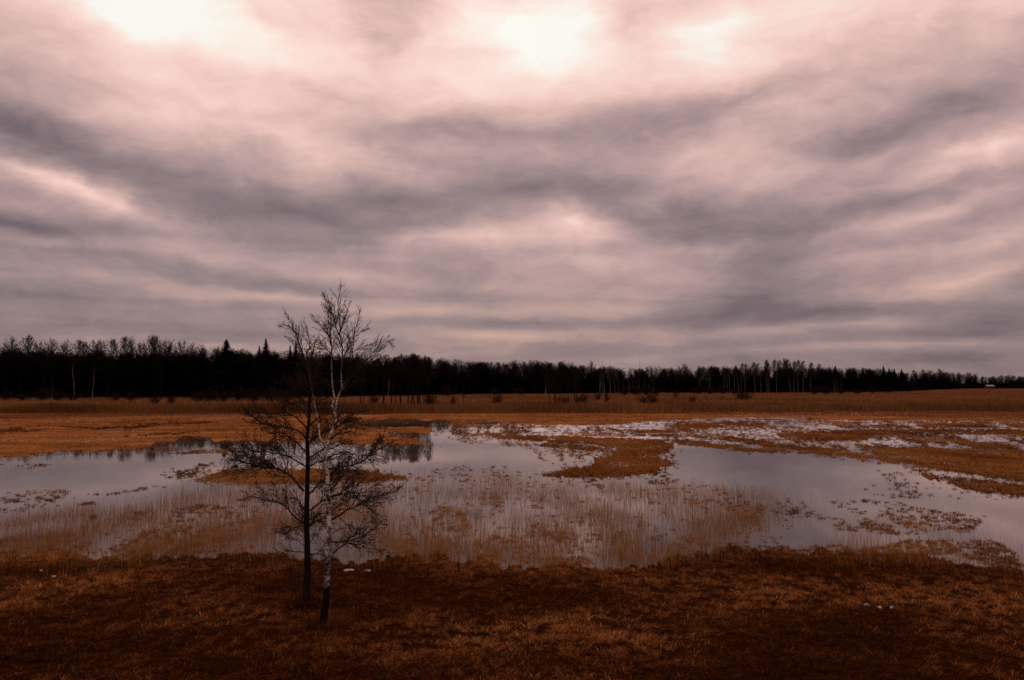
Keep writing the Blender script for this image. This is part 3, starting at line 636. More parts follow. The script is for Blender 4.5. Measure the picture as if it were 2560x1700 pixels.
def build_birch():
    rg = np.random.default_rng(22)
    b = on_ground(803, 1568, .2); b[2] = gz(b[0], b[1]) - .02; Y0 = b[1]
    t = tag(empty('birch_tree', b), 'tall leafless white birch with forked stems right of the black tree', 'tree')
    tr = [(802, 1572), (806, 1558), (815, 1496), (818.7, 1425), (821.7, 1364), (822.6, 1303), (820, 1242), (815.6, 1168), (812.5, 1150), (814, 1128), (820, 1104), (831, 1076), (838, 1052), (837, 1030)]
    P, R, L = limb3d(tr, Y0, 0, b, 34, 0, 0, rg); zt = np.linspace(0, 1, 34)
    R = np.interp(zt, [0, .03, .08, .2, .5, .75, 1], [.34, .21, .128, .092, .066, .054, .042]) * (1 + rg.normal(0, .02, 34))
    TP = P; part('trunk', [(P, R)], M['birch'], t, (.015, .024))
    fine = dict(max=3, den=[3.6, 6.0, 7.0], rat=.46, ang=(.30, .75), wob=.08, up=[.35, .0, -.15], rmin=.0038, lmax=.82, tip=1.04)
    stems = [
     (Z5([(905, 1080), (912, 1040), (920, 1000), (945, 930), (955, 850), (958, 700), (955, 600), (950, 500), (945, 400), (940, 300), (938, 200), (942, 110), (938, 48)]), -.1, .030, .0045, .42),
     (Z5([(903, 1075), (890, 1000), (885, 900), (883, 750), (885, 620), (880, 540), (868, 440), (855, 330), (842, 220), (832, 120)]), .4, .026, .0045, .45),
     (Z5([(958, 893), (985, 850), (1000, 820), (1020, 720), (1040, 600), (1065, 480), (1090, 350), (1108, 230)]), -.4, .019, .0045, .25),
     (Z5([(958, 905), (985, 865), (1010, 832), (1080, 752), (1150, 670), (1205, 608), (1262, 550), (1320, 492), (1375, 540)]), .4, .019, .005, .35),
     (Z5([(832, 1430), (815, 1360), (795, 1290), (778, 1200), (770, 1150), (745, 1050), (735, 950), (715, 850), (690, 740), (665, 640), (640, 560), (600, 470), (560, 380), (510, 270)]), .25, .030, .0045, .48),
     (Z5([(668, 655), (680, 590), (700, 520), (690, 430), (655, 340)]), -.6, .018, .004, .15), (Z5([(640, 565), (620, 480), (560, 400), (480, 360), (450, 380)]), .5, .014, .004, .15),
     (Z5([(882, 560), (860, 470), (800, 380), (745, 320), (720, 285)]), -.5, .020, .004, .15), (Z5([(950, 470), (915, 380), (880, 280), (850, 190), (800, 110)]), .5, .018, .004, .15), (Z5([(946, 430), (985, 330), (1010, 230), (1030, 170)]), -.5, .016, .004, .15),
     (Z5([(1068, 470), (1120, 420), (1160, 400), (1200, 320)]), .5, .012, .004, .15), (Z5([(1045, 590), (1100, 560), (1180, 530), (1250, 500)]), -.5, .012, .004, .15), (Z5([(952, 540), (1000, 470), (1040, 400)]), .5, .014, .004, .15), (Z5([(884, 600), (830, 560), (790, 520), (770, 450)]), .5, .014, .004, .15)]
    for pts, sl, r0, r1, t0 in stems:
        n = 26 if r0 > .03 else 14
        P, R, L = limb3d(pts, Y0, sl, b, n, r0, r1, rg); o = part('stem', [(P, R)], M['birch'], t, (.015, .024))
        st = dict(fine); st['den'] = [20.0 if r0 < .02 else 11.5, 10.5, 9.0]
        tw = []; sprout(tw, P, R, min(L, 4.2), 0, rg, st, t0); part('twigs', tw, M['twig'], o)
    tw = []
    for i in range(70):
        u = rg.uniform(8, 32); a = int(u); p = TP[a] + (TP[a + 1] - TP[a]) * (u - a); q = rg.uniform(0, 6.28); grow(tw, p, (math.cos(q), math.sin(q), rg.uniform(.2, 1.0)), rg.uniform(.3, 1.1), .010, 1, rg, dict(fine, den=[10, 9, 8], wob=.16))
    part('twigs', tw, M['twig'], t)
    dark = dict(max=3, den=[12.0, 11.0, 10.5], rat=.47, ang=(.4, .95), wob=.16, up=[.2, .15, .05], rmin=.0055, lmax=1.0)
    lower = [
     (Z6([(868, 300), (920, 286), (1060, 266), (1200, 262), (1400, 258)]), -.3, .026), (Z6([(870, 490), (930, 460), (1010, 410), (1080, 372), (1150, 332), (1200, 312), (1330, 280), (1430, 248)]), .25, .03), (Z6([(880, 665), (940, 672), (1010, 668), (1080, 650), (1160, 610), (1230, 550), (1290, 500)]), -.3, .026),
     (Z6([(882, 765), (960, 702), (1000, 682), (1090, 690), (1200, 720), (1300, 732)]), .3, .026), (Z6([(940, 470), (1000, 520), (1060, 555), (1130, 545)]), -.4, .014), (Z6([(880, 600), (950, 560), (1050, 560)]), .5, .014), (Z6([(875, 420), (930, 380), (1000, 330), (1080, 310)]), -.5, .018),
     (Z6([(868, 215), (930, 150), (1010, 130), (1100, 140)]), .4, .02), (Z5([(830, 1545), (900, 1530), (1000, 1518), (1150, 1470), (1200, 1420), (1280, 1370), (1345, 1330)]), -.2, .03), (Z5([(850, 1450), (920, 1420), (1010, 1410), (1120, 1440), (1210, 1440)]), .4, .022),
     (Z5([(880, 1230), (950, 1190), (1000, 1140), (1100, 1080), (1180, 1060)]), .3, .024), (Z5([(905, 1170), (960, 1150), (1040, 1120), (1130, 1130)]), -.5, .018), (Z5([(870, 1290), (940, 1260), (1040, 1240), (1120, 1270)]), .5, .02), (Z5([(905, 1130), (870, 1080), (830, 1040), (760, 1010)]), .4, .016),
     (Z5([(960, 900), (1020, 880), (1090, 830), (1110, 800)]), .5, .014), (Z6([(835, 800), (800, 770), (770, 720)]), -.3, .014), (Z6([(838, 690), (790, 640), (740, 600)]), -.5, .016), (Z6([(880, 750), (930, 690), (960, 650)]), -.5, .012), (Z6([(832, 560), (790, 500), (740, 470)]), .4, .012),
     (Z6([(846, 900), (800, 850), (790, 820)]), .4, .008), (Z5([(820, 1400), (780, 1340), (730, 1300)]), -.4, .014), (Z5([(1050, 785), (1075, 800), (1082, 822)]), .2, .012)]
    for pts, sl, r in lower:
        P, R, L = limb3d(pts, Y0, sl, b, 12, r, r * .22, rg); paths = [(P, R)]; sprout(paths, P, R, L, 0, rg, dark, .22)
        part('branch', paths, M['twig'], t)
build_birch()

# ------------------------------------------------------------------ trees of the middle distance and the forest edge
def proto(kind, seed, H=20.0, dense=1.0):
    """trunk path and crown twigs of a bare tree of height H, standing at the origin"""
    rg = np.random.default_rng(seed); n = 12; z = np.linspace(0, 1, n)
    wob = np.cumsum(rg.normal(0, .012 * H, (n, 2)), 0) * z[:, None]; lean = rg.normal(0, .03, 2) * H
    P = np.stack([wob[:, 0] + lean[0] * z ** 1.5, wob[:, 1] + lean[1] * z ** 1.5, z * H], -1)
    r = {'birch': .009, 'alder': .018, 'round': .016}[kind] * H; R = r * (1 - .88 * z) * np.where(z < .03, 1.4, 1); tr = [(P, R)]
    cr = []
    t0, cnt = {'birch': (.42, 30), 'alder': (.42, 46), 'round': (.40, 44)}[kind]; cnt = int(cnt * dense)
    st = dict(max=2, den=[1.15 * dense, 1.7 * dense], rat=.5, ang=(.4, .95), wob=.15, up=[.45, .25, -.1 if kind == 'birch' else .2], rmin=.03, lmax=3.0)
    for i in range(cnt):
        t = t0 + (1 - t0) * ((i + rg.random()) / cnt); u = min(t * (n - 1), n - 1.001); a = int(u); p = P[a] + (P[a + 1] - P[a]) * (u - a)
        s = (t - t0) / (1 - t0); az_ = i * 2.4 + rg.normal(0, .4)
        prof = {'birch': math.sin(math.pi * min(1, .25 + .75 * s)) * .17 + .03, 'alder': math.sin(math.pi * (.15 + .8 * s)) * .16 + .03, 'round': math.sin(math.pi * (.12 + .76 * s)) ** .7 * .27 + .04}[kind]
        inc = {'birch': .95, 'alder': .55, 'round': .8}[kind] + .4 * s; d = (math.cos(az_) * math.cos(inc), math.sin(az_) * math.cos(inc), math.sin(inc))
        grow(cr, p, d, prof * H * rg.uniform(.8, 1.25), .055 * (1 - .6 * s), 0, rg, st)
    k = H / max(P[:, 2].max() for P, R in tr + cr); sc = np.array([1, 1, k])
    return [(P * sc, R) for P, R in tr], [(P * sc, R) for P, R in cr]
def tree_meshes(kind, seed, dense=1.0):
    tr, cr = proto(kind, seed, 20.0, dense)
    V, Q, R = tubes(tr); a = mesh(kind + '_trunk', V, Q, {'thick': np.clip((R - .03) / .04, 0, 1)}, smooth=True)
    V, Q, R = tubes(cr); b = mesh(kind + '_crown', V, Q)
    return a, b
def spruce_meshes(seed):
    rg = np.random.default_rng(seed); H = 20.0
    V, Q, R = tubes([(np.array([[0, 0, 0], [0, 0, H * .5], [0, 0, H]]), np.array([.26, .15, .02]))]); a = mesh('spruce_trunk', V, Q, smooth=True)
    n = 1500; t = rg.random(n) ** .75; z = H * (.06 + .94 * t); reach = np.minimum((1 - t) * H * .34, 3.6 + (1 - t) * 1.2) * rg.uniform(.55, 1.12, n) + .2
    az_ = rg.uniform(0, 6.28, n); P = np.stack([np.zeros(n), np.zeros(n), z], -1)
    V1, Q1, k = blades(P, reach, az_, np.full(n, 1.5) + rg.normal(0, .12, n), .35 + reach * .45, rg.uniform(.15, .45, n), 3)
    b = mesh('spruce_crown', V1, Q1); return a, b
def bush_mesh(seed, H=4.0, n=28):
    rg = np.random.default_rng(seed); out = []; st = dict(max=2, den=[3.2, 3.6], rat=.45, ang=(.3, .8), wob=.14, up=[.3, .2, .1], rmin=.019, lmax=1.4)
    for i in range(n):
        a = rg.uniform(0, 6.28); inc = rg.uniform(.55, 1.45); grow(out, (math.cos(a) * .2, math.sin(a) * .2, 0), (math.cos(a) * math.cos(inc), math.sin(a) * math.cos(inc), math.sin(inc)), H * rg.uniform(.5, 1.0) * (.6 + .4 * math.sin(inc)), .035, 0, rg, st)
    V, Q, R = tubes(out); return mesh('bush_branches', V, Q)
PR = {'birch': [tree_meshes('birch', 300 + i) for i in range(5)], 'alder': [tree_meshes('alder', 320 + i, 1.6) for i in range(5)], 'round': [tree_meshes('round', 340 + i) for i in range(5)], 'spruce': [spruce_meshes(360 + i) for i in range(3)]}
BUSH = [bush_mesh(380 + i) for i in range(4)]
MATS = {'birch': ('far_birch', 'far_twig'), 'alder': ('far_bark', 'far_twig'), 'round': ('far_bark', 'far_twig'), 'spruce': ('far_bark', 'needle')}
first = {}
def tree(kind, name, X, Y, H, label, group=None, variant=None, wide=1.0, rz=None, lean=0.0):
    """a tree > trunk, crown; later ones are copies of the first of their kind"""
    rgv = random.Random(int(abs(X) * 31 + Y * 7)); v = variant if variant is not None else rgv.randrange(len(PR[kind]))
    o = empty(name, (X, Y, gz(X, Y) - .05), rgv.uniform(0, 6.28) if rz is None else rz, (H / 20 * wide, H / 20 * wide, H / 20))
    if lean: o.rotation_mode = 'ZYX'; o.rotation_euler = (0, lean, 0)
    tag(o, label, 'tree', group)
    if (kind, v) not in first:
        a, b = PR[kind][v]; first[kind, v] = (link('trunk', a, M[MATS[kind][0]], o), link('crown', b, M[MATS[kind][1]], o))
    else:
        for s in first[kind, v]:
            k = s.copy(); C.objects.link(k); k.parent = o
    return o
def bush(px, Y, H, label, group, v=0, wide=1.0, name='bush'):
    X = (px - 1280) / F * Y; o = link(name, BUSH[v], M['far_twig']); o.location = (X, Y, gz(X, Y)); s = H / 4.0
    o.scale = (s * wide, s * wide, s); o.rotation_euler = (0, 0, px * .37); tag(o, label, 'bush', group); return o
FRONT = ([-900, 0, 350, 620, 800, 1000, 1200, 1450, 1700, 2000, 2150, 2260, 2330, 2420, 2560, 3300], [340, 365, 370, 380, 405, 450, 500, 540, 570, 580, 600, 680, 860, 1000, 1060, 1200])
TOP = ([-900, 0, 350, 600, 700, 850, 1000, 1150, 1250, 1340, 1450, 1540, 1700, 1900, 2050, 2150, 2230, 2270, 2330, 2375, 2431, 2459, 2500, 2560, 3300], [872, 876, 884, 876, 884, 890, 895, 905, 908, 906, 915, 922, 920, 921, 921, 923, 926, 933, 931, 934, 938, 945, 942, 941, 943])
def front(px): return float(np.interp(px, *FRONT))
def zat(py, Y): return CAMZ + (HOR - py) / F * Y
def wx_(px, Y): return (px - 1280) / F * Y

def build_forest():
    """the far wood: bare trees and young spruces too many to count"""
    rg = np.random.default_rng(31); src = []
    for s in range(4):
        tr, cr = proto(('alder', 'round')[s % 2], 400 + s, 20.0, .75); V, Q, R = tubes(tr + cr); src.append((V.astype(np.float32), Q))
    sp = []
    for s in range(2):
        n = 260; t = rg.random(n) ** .8; z = 20 * (.02 + .98 * t); reach = (1 - t) * 4.6 * rg.uniform(.6, 1.15, n) + .3
        V, Q, k = blades(np.stack([z * 0, z * 0, z], -1), reach, rg.uniform(0, 6.28, n), np.full(n, 1.55), .7 + reach * .6, rg.uniform(.2, .5, n), 2); sp.append((V.astype(np.float32), Q))
    VV, QQ, mm, off = [], [], [], 0
    def put(pool, X, Y, H, wide, mi):
        nonlocal off
        V, Q = pool[rg.integers(len(pool))]; a = rg.uniform(0, 6.28); ca, sa = math.cos(a), math.sin(a); s = H / 20
        Wv = np.empty_like(V); Wv[:, 0] = (V[:, 0] * ca - V[:, 1] * sa) * s * wide + X; Wv[:, 1] = (V[:, 0] * sa + V[:, 1] * ca) * s * wide + Y; Wv[:, 2] = V[:, 2] * s + gz(X, Y) - .1
        VV.append(Wv); QQ.append(Q + off); mm.append(np.full(len(Q), mi)); off += len(V)
    for i in range(1100):
        px = rg.uniform(-420, 2980); d = rg.random() ** 1.3; f0 = front(px); Y = f0 + 3 + d * (90 if px < 2300 else 200)
        H = zat(np.interp(px, *TOP), f0 + 20) * rg.uniform(.88, 1.07) * (1 + .05 * d)
        put(src, wx_(px, Y), Y, max(H, 5), 1.15, 0)
    for i in range(2300):
        px = rg.uniform(-420, 2980); d = rg.random(); f0 = front(px); Y = f0 + 8 + d * (80 if px < 2300 else 200)
        H = zat(np.interp(px, *TOP), f0 + 20) * (rg.uniform(.62, .99) if px < 1000 else rg.uniform(.5, .9)); put(sp, wx_(px, Y), Y, max(H, 4), 1.6 * min(1.6, f0 / 420), 1)
    tag(link('forest', mesh('forest', np.concatenate(VV), np.concatenate(QQ), mats=np.concatenate(mm)), [M['forest'], M['needle']]), 'dark bare winter forest closing the far side of the marsh', 'forest', kind='stuff')
build_forest()

ORD = ['first', 'second', 'third', 'fourth', 'fifth', 'sixth', 'seventh', 'eighth', 'ninth', 'tenth', 'eleventh', 'twelfth', 'thirteenth', 'fourteenth', 'fifteenth', 'sixteenth', 'seventeenth', 'eighteenth', 'nineteenth', 'twentieth', 'twenty-first']
# bare crowns above the left part of the forest
for i, (px, py, k) in enumerate([(28, 840, 'round'), (71, 835, 'alder'), (95, 850, 'round'), (133, 845, 'round'), (166, 847, 'round'), (199, 847, 'alder'), (219, 853, 'alder'), (237, 847, 'round'), (254, 849, 'round'), (278, 846, 'alder'), (308, 839, 'alder'), (331, 840, 'round'), (353, 853, 'round'), (374, 836, 'round'), (390, 838, 'alder'), (409, 848, 'round'), (432, 849, 'round'), (455, 848, 'round'), (476, 856, 'round'), (504, 858, 'round'), (543, 864, 'round')]):
    Y = front(px) + 14 + (i * 7 % 5) * 3
    tree(k, 'bare_tree', wx_(px, Y), Y, zat(py, Y), f'bare tree on the forest skyline left of the spruces, {ORD[i]} from the left', 'bare trees along the left skyline', i % 5, .78)
for px, py, wd, lb in [(565, 849, 1.35, 'broad pointed spruce on the skyline, leftmost of the spruces'), (648, 865, .8, 'small spruce top close left of a taller spruce'), (664, 846, .85, 'tall slim spruce on the skyline left of the white birch'), (725, 864, .8, 'small dark spruce just left of the birch crown'), (739, 855, .8, 'spruce partly behind the left stem of the birch'), (892, 882, .7, 'low spruce tip right of the birch crown')]:
    Y = front(px) + 10; tree('spruce', 'spruce_tree', wx_(px, Y), Y, zat(py, Y), lb, 'spruces on the left skyline', None, wd)
for i, (px, py, k, wd) in enumerate([(1040, 886, 'round', 1.0), (1062, 888, 'alder', .9), (1100, 893, 'round', 1.1), (1285, 899, 'round', 1.0), (1310, 902, 'round', 1.1), (1395, 903, 'alder', .9), (1411, 901, 'round', 1.0), (1430, 904, 'round', 1.0)]):
    Y = front(px) + 12; tree(k, 'bare_tree', wx_(px, Y), Y, zat(py, Y), f'bare rounded treetop above the middle of the forest, {ORD[i]} from the left', 'bare treetops along the middle skyline', i % 5, wd)
Y = front(1477) + 12; tree('round', 'bare_tree', wx_(1477, Y), Y, zat(901, Y), 'lone bare round-crowned tree standing above the middle forest', None, 1, .75)
for i, (px, py, k) in enumerate([(1500, 916, 'birch'), (1511, 913, 'birch'), (1521, 913, 'round'), (1529, 916, 'round')]):
    Y = front(px) - 6; tree(k, 'bare_tree', wx_(px, Y), Y, zat(py, Y), f'pale airy bare tree beside the round-crowned tree, {ORD[i]} from left', 'airy bare trees at the forest edge', i % 5, .8)
for i, (px, py) in enumerate([(1710, 908), (1745, 914), (1778, 912), (1810, 914), (1838, 913), (1850, 908), (1867, 908), (1886, 905), (1899, 908), (1912, 903), (1919, 898), (1937, 897), (1947, 900), (1957, 895), (1965, 900), (1976, 897), (1987, 901), (1997, 899), (2013, 901), (2029, 905), (2042, 909)]):
    Y = front(px) + 6 + (i % 3) * 4; tree('alder' if i > 3 else 'round', 'bare_tree', wx_(px, Y), Y, zat(py, Y), f'tall bare tree above the birch row on the right, {ORD[i]} from the left', 'tall bare trees above the right forest', i % 5, .72)
for i, (px, py, wd) in enumerate([(2075, 918, 1.0), (2088, 915, 1.2), (2156, 919, 1.0), (2173, 921, .9), (2208, 915, 1.2), (2222, 919, 1.0), (2235, 921, 1.0), (2253, 923, 1.1)]):
    Y = front(px) + 8; tree('spruce', 'spruce_tree', wx_(px, Y), Y, zat(py, Y), f'dark pointed conifer on the right skyline, {ORD[i]} from the left', 'conifers on the right skyline', None, wd)
for i, (px, py) in enumerate([(2290, 924), (2310, 921), (2328, 923), (2344, 921), (2360, 926), (2378, 930), (2396, 930), (2420, 929), (2434, 933), (2452, 940), (2463, 941), (2484, 938), (2503, 937), (2517, 936), (2530, 936), (2545, 939), (2558, 938)]):
    Y = front(px) + 30; tree('round' if i % 3 else 'alder', 'bare_tree', wx_(px, Y), Y, zat(py, Y) - gz(wx_(px, Y), Y), f'small far bare tree on the low right skyline, {ORD[i]} from left', 'far bare trees on the right skyline', i % 5, 1.2)

# white birches before the forest
def birches(L, rowname, grp, dy=(4, 22), wide=.85):
    rgb = random.Random(len(L) * 7 + int(L[0][0]))
    for i, (px, top, lean) in enumerate(L):
        Y = front(px) - rgb.uniform(*dy); X = wx_(px, Y)
        lb = f'thin white-stemmed birch {rowname}, {ORD[i]} from the left' if len(L) > 1 else f'thin white-stemmed birch {rowname}'
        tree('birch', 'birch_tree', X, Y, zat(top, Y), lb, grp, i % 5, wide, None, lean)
birches([(132, 955, .12), (188, 896, .02), (233, 904, .06)], 'before the black left forest', 'birches before the left forest', (12, 25))
birches([(971, 905, .05)], 'behind the dark alder clump right of the large birch', None, (60, 61))
birches([(1499, 930, 0), (1507, 918, .0), (1525, 925, .0), (1537, 930, -.03), (1545, 932, 0), (1558, 938, 0), (1571, 926, .04), (1583, 935, -.03), (1590, 930, 0), (1597, 928, 0), (1608, 932, .08), (1622, 940, 0), (1632, 938, .06)], 'at the middle forest edge', 'birches at the middle forest edge')
birches([(1749, 922, .0), (1771, 925, .10), (1809, 922, 0), (1816, 930, .08), (1824, 925, -.02), (1834.5, 920, 0), (1846, 922, 0), (1852, 930, 0), (1861, 922, .05), (1886, 922, 0), (1901, 930, 0), (1917, 925, -.05), (1921, 918, 0), (1940, 926, .02), (1976, 926, -.12), (1984, 924, -.05), (1994, 922, -.03), (2006, 924, .08), (2025, 924, 0)], 'in the row below the tall bare trees', 'birches in the right row')
birches([(2086, 936, -.10), (2091, 940, -.04), (2100, 938, .05)], 'in the small group right of the birch row', 'birch trio at the right forest edge')

# the clumps standing in the reeds
rgc = random.Random(4)
for i, (px, top, w_) in enumerate([(903, 905, .7), (911, 912, .6), (935, 900, .7), (959, 884, .9), (978, 890, .8), (990, 895, .7), (1002, 883, 1.0), (1021, 886, .8), (1029, 890, .7), (1036, 885, .8), (1046, 880, 1.0), (1051, 886, .9), (1068, 890, .8)]):
    Y = 238 + rgc.uniform(-8, 12); tree('alder', 'alder_tree', wx_(px, Y), Y, zat(top, Y), f'dark slim alder in the clump right of the large birch, {ORD[i]} from left', 'alders standing in the reeds', i % 5, w_, None, .05 if i in (6, 12) else 0.0)
for i, (px, top, ln, k) in enumerate([(1379, 935, -.16, 'alder'), (1388, 930, .0, 'alder'), (1392, 925, -.05, 'alder'), (1397, 925, .04, 'alder'), (1421, 930, 0, 'alder'), (1436, 915, .03, 'alder'), (1440, 925, .03, 'round')]):
    Y = 238 + rgc.uniform(-5, 8); tree(k, 'alder_tree', wx_(px, Y), Y, zat(top, Y), f'dark tree in the middle clump amid the reeds, {ORD[i]} from left', 'dark trees of the middle clump', (i + 2) % 5, .75, None, ln)
for i, (px, top) in enumerate([(1360.5, 918), (1364, 920), (1371, 935)]):
    Y = 262 + i * 3; tree('birch', 'birch_tree', wx_(px, Y), Y, zat(top, Y), f'white birch at the left of the middle clump, {ORD[i]} from left', 'birches beside the middle clump', i + 1, .7, None, .05 if i == 2 else 0)
Y = 270; tree('round', 'bare_tree', wx_(1690, Y), Y, 5.6, 'small spreading bare tree alone in the reeds right of the middle', None, 3, 1.3)
Y = 262; tree('alder', 'bare_tree', wx_(1160, Y), Y, 6.0, 'slender young bare tree left of the bush in the reeds', None, 2, .7)
for px, Y, H, wd, v, lb in [(1241, 250, 4.6, .85, 0, 'dark bush with upright stems alone in the reeds'), (1133, 265, 3.6, .6, 1, 'faint small bush left of the young bare tree in the reeds'), (1494, 330, 4.2, .9, 2, 'small round bush beneath the airy trees at middle'), (1516, 290, 4.2, .55, 3, 'thin upright bush left of the birches at middle'),
    (1628, 268, 4.3, 1.1, 0, 'wide grey bush left of the small spreading bare tree'), (1605, 275, 3.4, 1.1, 1, 'low twiggy bush beside the wide grey bush'), (1730, 275, 3.8, .7, 2, 'thin bush right of the small spreading bare tree'), (1455, 240, 4.4, 1.2, 3, 'bushy undergrowth at the right foot of the middle clump'), (1412, 243, 3.8, 1.0, 1, 'twiggy bush between trunks of the middle clump'),
    (935, 240, 5.0, .8, 2, 'dark bush among the alders right of the large birch'), (1078, 242, 5.0, .9, 0, 'spreading bush at the right end of the alder clump'), (390, 262, 4.2, 1.0, 1, 'dark bush in the reeds below the left forest'), (428, 268, 3.6, 1.0, 3, 'low dark bush right of another before the left forest'), (1860, 330, 5.0, 1.6, 0, 'dark rounded thicket in the reeds below the birch row')]:
    bush(px, Y, H, lb, 'bushes in the reeds', v, wd)
# scrub along the forest foot
SCR = [(-40,318,5),(20,322,6),(60,318,5),(110,322,7),(150,318,6),(185,322,5),(290,326,5),(330,322,5),(500,300,6),(530,305,7),(560,300,7),(600,305,7),(640,305,7),(680,310,7),(715,315,7),(860,380,6),(1120,440,7),(1240,470,6),(1300,480,7),(1560,470,7),(1590,460,8),(1615,465,8),(1640,470,7),(1745,520,7),(1775,515,7),(1805,520,7),(1835,520,6),(2035,500,7),(2065,500,8),(2100,520,6),(2140,520,6),(2180,560,7),(2215,580,6)]
for i, (px, Y, H) in enumerate(SCR):
    side = 'left' if px < 800 else 'middle' if px < 1700 else 'right'; k = sum(1 for q in SCR[:i] if (('left' if q[0] < 800 else 'middle' if q[0] < 1700 else 'right') == side))
    bush(px, Y, H * .8, f'dark scrub at the foot of the {side} forest, {ORD[k]} from the left', f'scrub along the {side} forest edge', i % 4, 1.5, 'scrub_bush')

# ------------------------------------------------------------------ small things: ice, snow, the far shed and the mast
def snow_mat():
    m, t = material('old_snow'); oc = t.add('ShaderNodeTexCoord').outputs['Object']; n = t.noise(oc, 9, 5, .6)
    col = t.ramp(n, [(.38, c(.10, .07, .055)), (.6, c(.42, .36, .35))]); b = t.add('ShaderNodeBump'); b.inputs['Strength'].default_value = .5; b.inputs['Distance'].default_value = .02; t.l.new(n, b.inputs['Height'])
    p = principled(t, col, .55, .4, b.outputs[0]); finish(t, p.outputs[0]); return m
M['snow'] = snow_mat()
def patch(name, px, py, wd, dp, hh, label, cat, grp, seed, zoff=.08, pieces=None):
    rg = np.random.default_rng(seed); p = on_ground(px, py, .12); p[2] = gz(p[0], p[1]) if py > 1380 else 0.0
    nr, na = 7, 22; a = np.arange(na) * 2 * np.pi / na; edge = 1 + .35 * np.sin(a * 2 + seed) + .22 * np.sin(a * 3 + seed * 2) + rg.normal(0, .10, na)
    V = [[0, 0, hh * 1.1]]
    for i in range(1, nr + 1):
        f = i / nr
        for j in range(na): V.append([math.cos(a[j]) * edge[j] * f * wd / 2, math.sin(a[j]) * edge[j] * f * dp / 2, hh * (1 - f ** 2.5) * (1 + .35 * rg.normal() * (i < nr)) - (.06 if i == nr else 0)])
    T3 = np.array([[0, 1 + j, 1 + (j + 1) % na] for j in range(na)]); Q = np.array([[1 + (i - 1) * na + j, 1 + i * na + j, 1 + i * na + (j + 1) % na, 1 + (i - 1) * na + (j + 1) % na] for i in range(1, nr) for j in range(na)])
    o = link(name, mesh(name, V, [T3, Q], smooth=True), M['snow']); o.location = (p[0], p[1], p[2] + zoff); return tag(o, label, cat, grp)
G = 'remnant snow patches on the bank'
patch('snow_patch', 871, 1429, .34, .20, .03, 'elongated white snow patch just right of the birch trunk', 'snow', G, 1, .03)
patch('snow_patch', 919, 1430, .24, .16, .03, 'smaller white snow patch right of the one beside the birch', 'snow', G, 2, .03)
patch('snow_patch', 134, 1443, .20, .14, .03, 'small snow patch on the far left bank', 'snow', G, 3, .03)
patch('snow_patch', 103, 1425, .12, .12, .02, 'tiny snow fleck near the water at far left', 'snow', G, 4, .03)
patch('snow_patch', 2166, 1523, .22, .14, .025, 'greyish snow patch on the right bank, leftmost of three', 'snow', G, 5, .03)
patch('snow_patch', 2200, 1531, .14, .12, .025, 'small snow patch on the right bank, middle of three', 'snow', G, 6, .03)
patch('snow_patch', 2229, 1533, .11, .11, .035, 'bright snow lump on the right bank, rightmost of three', 'snow', G, 7, .03)
patch('ice_floe', 2297, 1343, .26, .3, .10, 'white lump of ice floating near the right bank', 'ice', None, 8, .02)
patch('snow_patch', 348, 1031, 2.6, 2.0, .22, 'thin white snow line at the foot of the left reeds', 'snow', 'snow at the reed edge', 9, .05)
patch('snow_patch', 530, 1030, 2.0, 2.0, .2, 'short white snow line at the reed foot left of the trees', 'snow', 'snow at the reed edge', 10, .05)

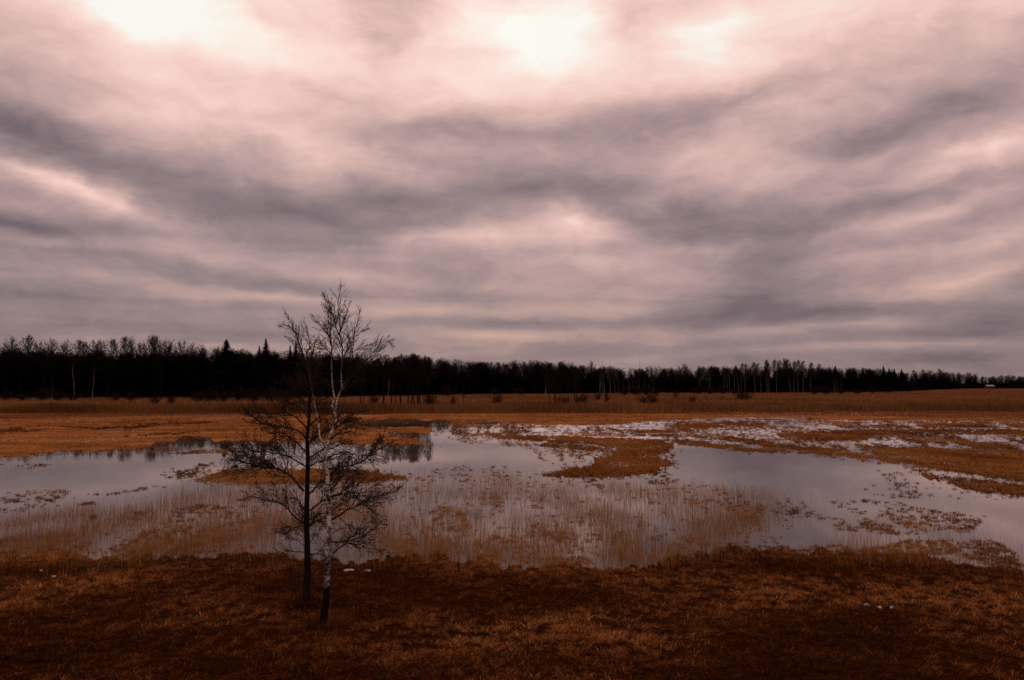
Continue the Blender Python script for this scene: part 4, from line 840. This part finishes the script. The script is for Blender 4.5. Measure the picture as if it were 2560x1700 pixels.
def plain(name, col, rough=.8):
    m, t = material(name); n = t.noise(t.add('ShaderNodeTexCoord').outputs['Object'], 1.2, 4, .6)
    cc = t.ramp(n, [(.3, c(*[x * .8 for x in col])), (.7, c(*col))]); finish(t, principled(t, cc, rough, .2).outputs[0]); return m
M['roof'] = plain('shed_roof', (.20, .18, .165)); M['dark'] = plain('dark_opening', (.02, .018, .016)); M['steel'] = plain('mast_steel', (.10, .09, .09), .5)
def box(V, Q, x0, x1, y0, y1, z0, z1):
    o = len(V); V += [(x, y, z) for z in (z0, z1) for x, y in ((x0, y0), (x1, y0), (x1, y1), (x0, y1))]
    Q += [[o, o + 3, o + 2, o + 1], [o + 4, o + 5, o + 6, o + 7]] + [[o + i, o + (i + 1) % 4, o + 4 + (i + 1) % 4, o + 4 + i] for i in range(4)]
def shed():
    Y = 985.0; X = wx_(2475, Y); z0 = gz(X, Y); zt = zat(962.5, Y)
    t = tag(empty('farm_shed', (X, Y, z0)), 'long low farm shed with pale roof before the far right trees', 'building')
    h = zt - z0 - 1.6; V, Q = [], []; box(V, Q, -4.5, 4.5, 0, 7, -.2, h); link('wall', mesh('wall', V, Q), M['dark'], t)
    V = [(-5, -.6, h - .1), (5, -.6, h - .1), (5, 3.5, h + 1.6), (-5, 3.5, h + 1.6), (-5, 7.6, h - .1), (5, 7.6, h - .1)]
    V += [(x, y, z + .18) for x, y, z in V]; Q = [[0, 1, 2, 3], [3, 2, 5, 4], [7, 6, 9, 8], [8, 9, 10, 11], [0, 6, 7, 1], [4, 5, 11, 10]]
    link('roof', mesh('roof', V, Q), M['roof'], t)
    for x in (-2.5, 2): V, Q = [], []; box(V, Q, x - 1.2, x + 1.2, -.05, -.003, 0, 2.6); link('door', mesh('door', V, Q), M['dark'], t)
shed()
def mast():
    Y = 1400.0; X = wx_(1599.5, Y); H = zat(904, Y); z0 = gz(X, Y); P = []
    for k in range(3):
        a = k * 2.094; P.append((np.array([[math.cos(a) * .9, math.sin(a) * .9, 0], [math.cos(a) * .25, math.sin(a) * .25, H]]), np.array([.14, .09])))
    for i in range(24):
        z = H * i / 24; z2 = H * (i + 1) / 24; r = .9 - .65 * z / H; r2 = .9 - .65 * z2 / H
        for k in range(3): a, b2 = k * 2.094, (k + 1) * 2.094; P.append((np.array([[math.cos(a) * r, math.sin(a) * r, z], [math.cos(b2) * r2, math.sin(b2) * r2, z2]]), np.array([.06, .06])))
    t = tag(empty('radio_mast', (X, Y, z0)), 'thin lattice mast rising far behind the middle forest', 'mast')
    part('lattice', P, M['steel'], t); part('antenna', [(np.array([[0, 0, H], [0, 0, H + 5]]), np.array([.12, .08]))], M['steel'], t)
mast()
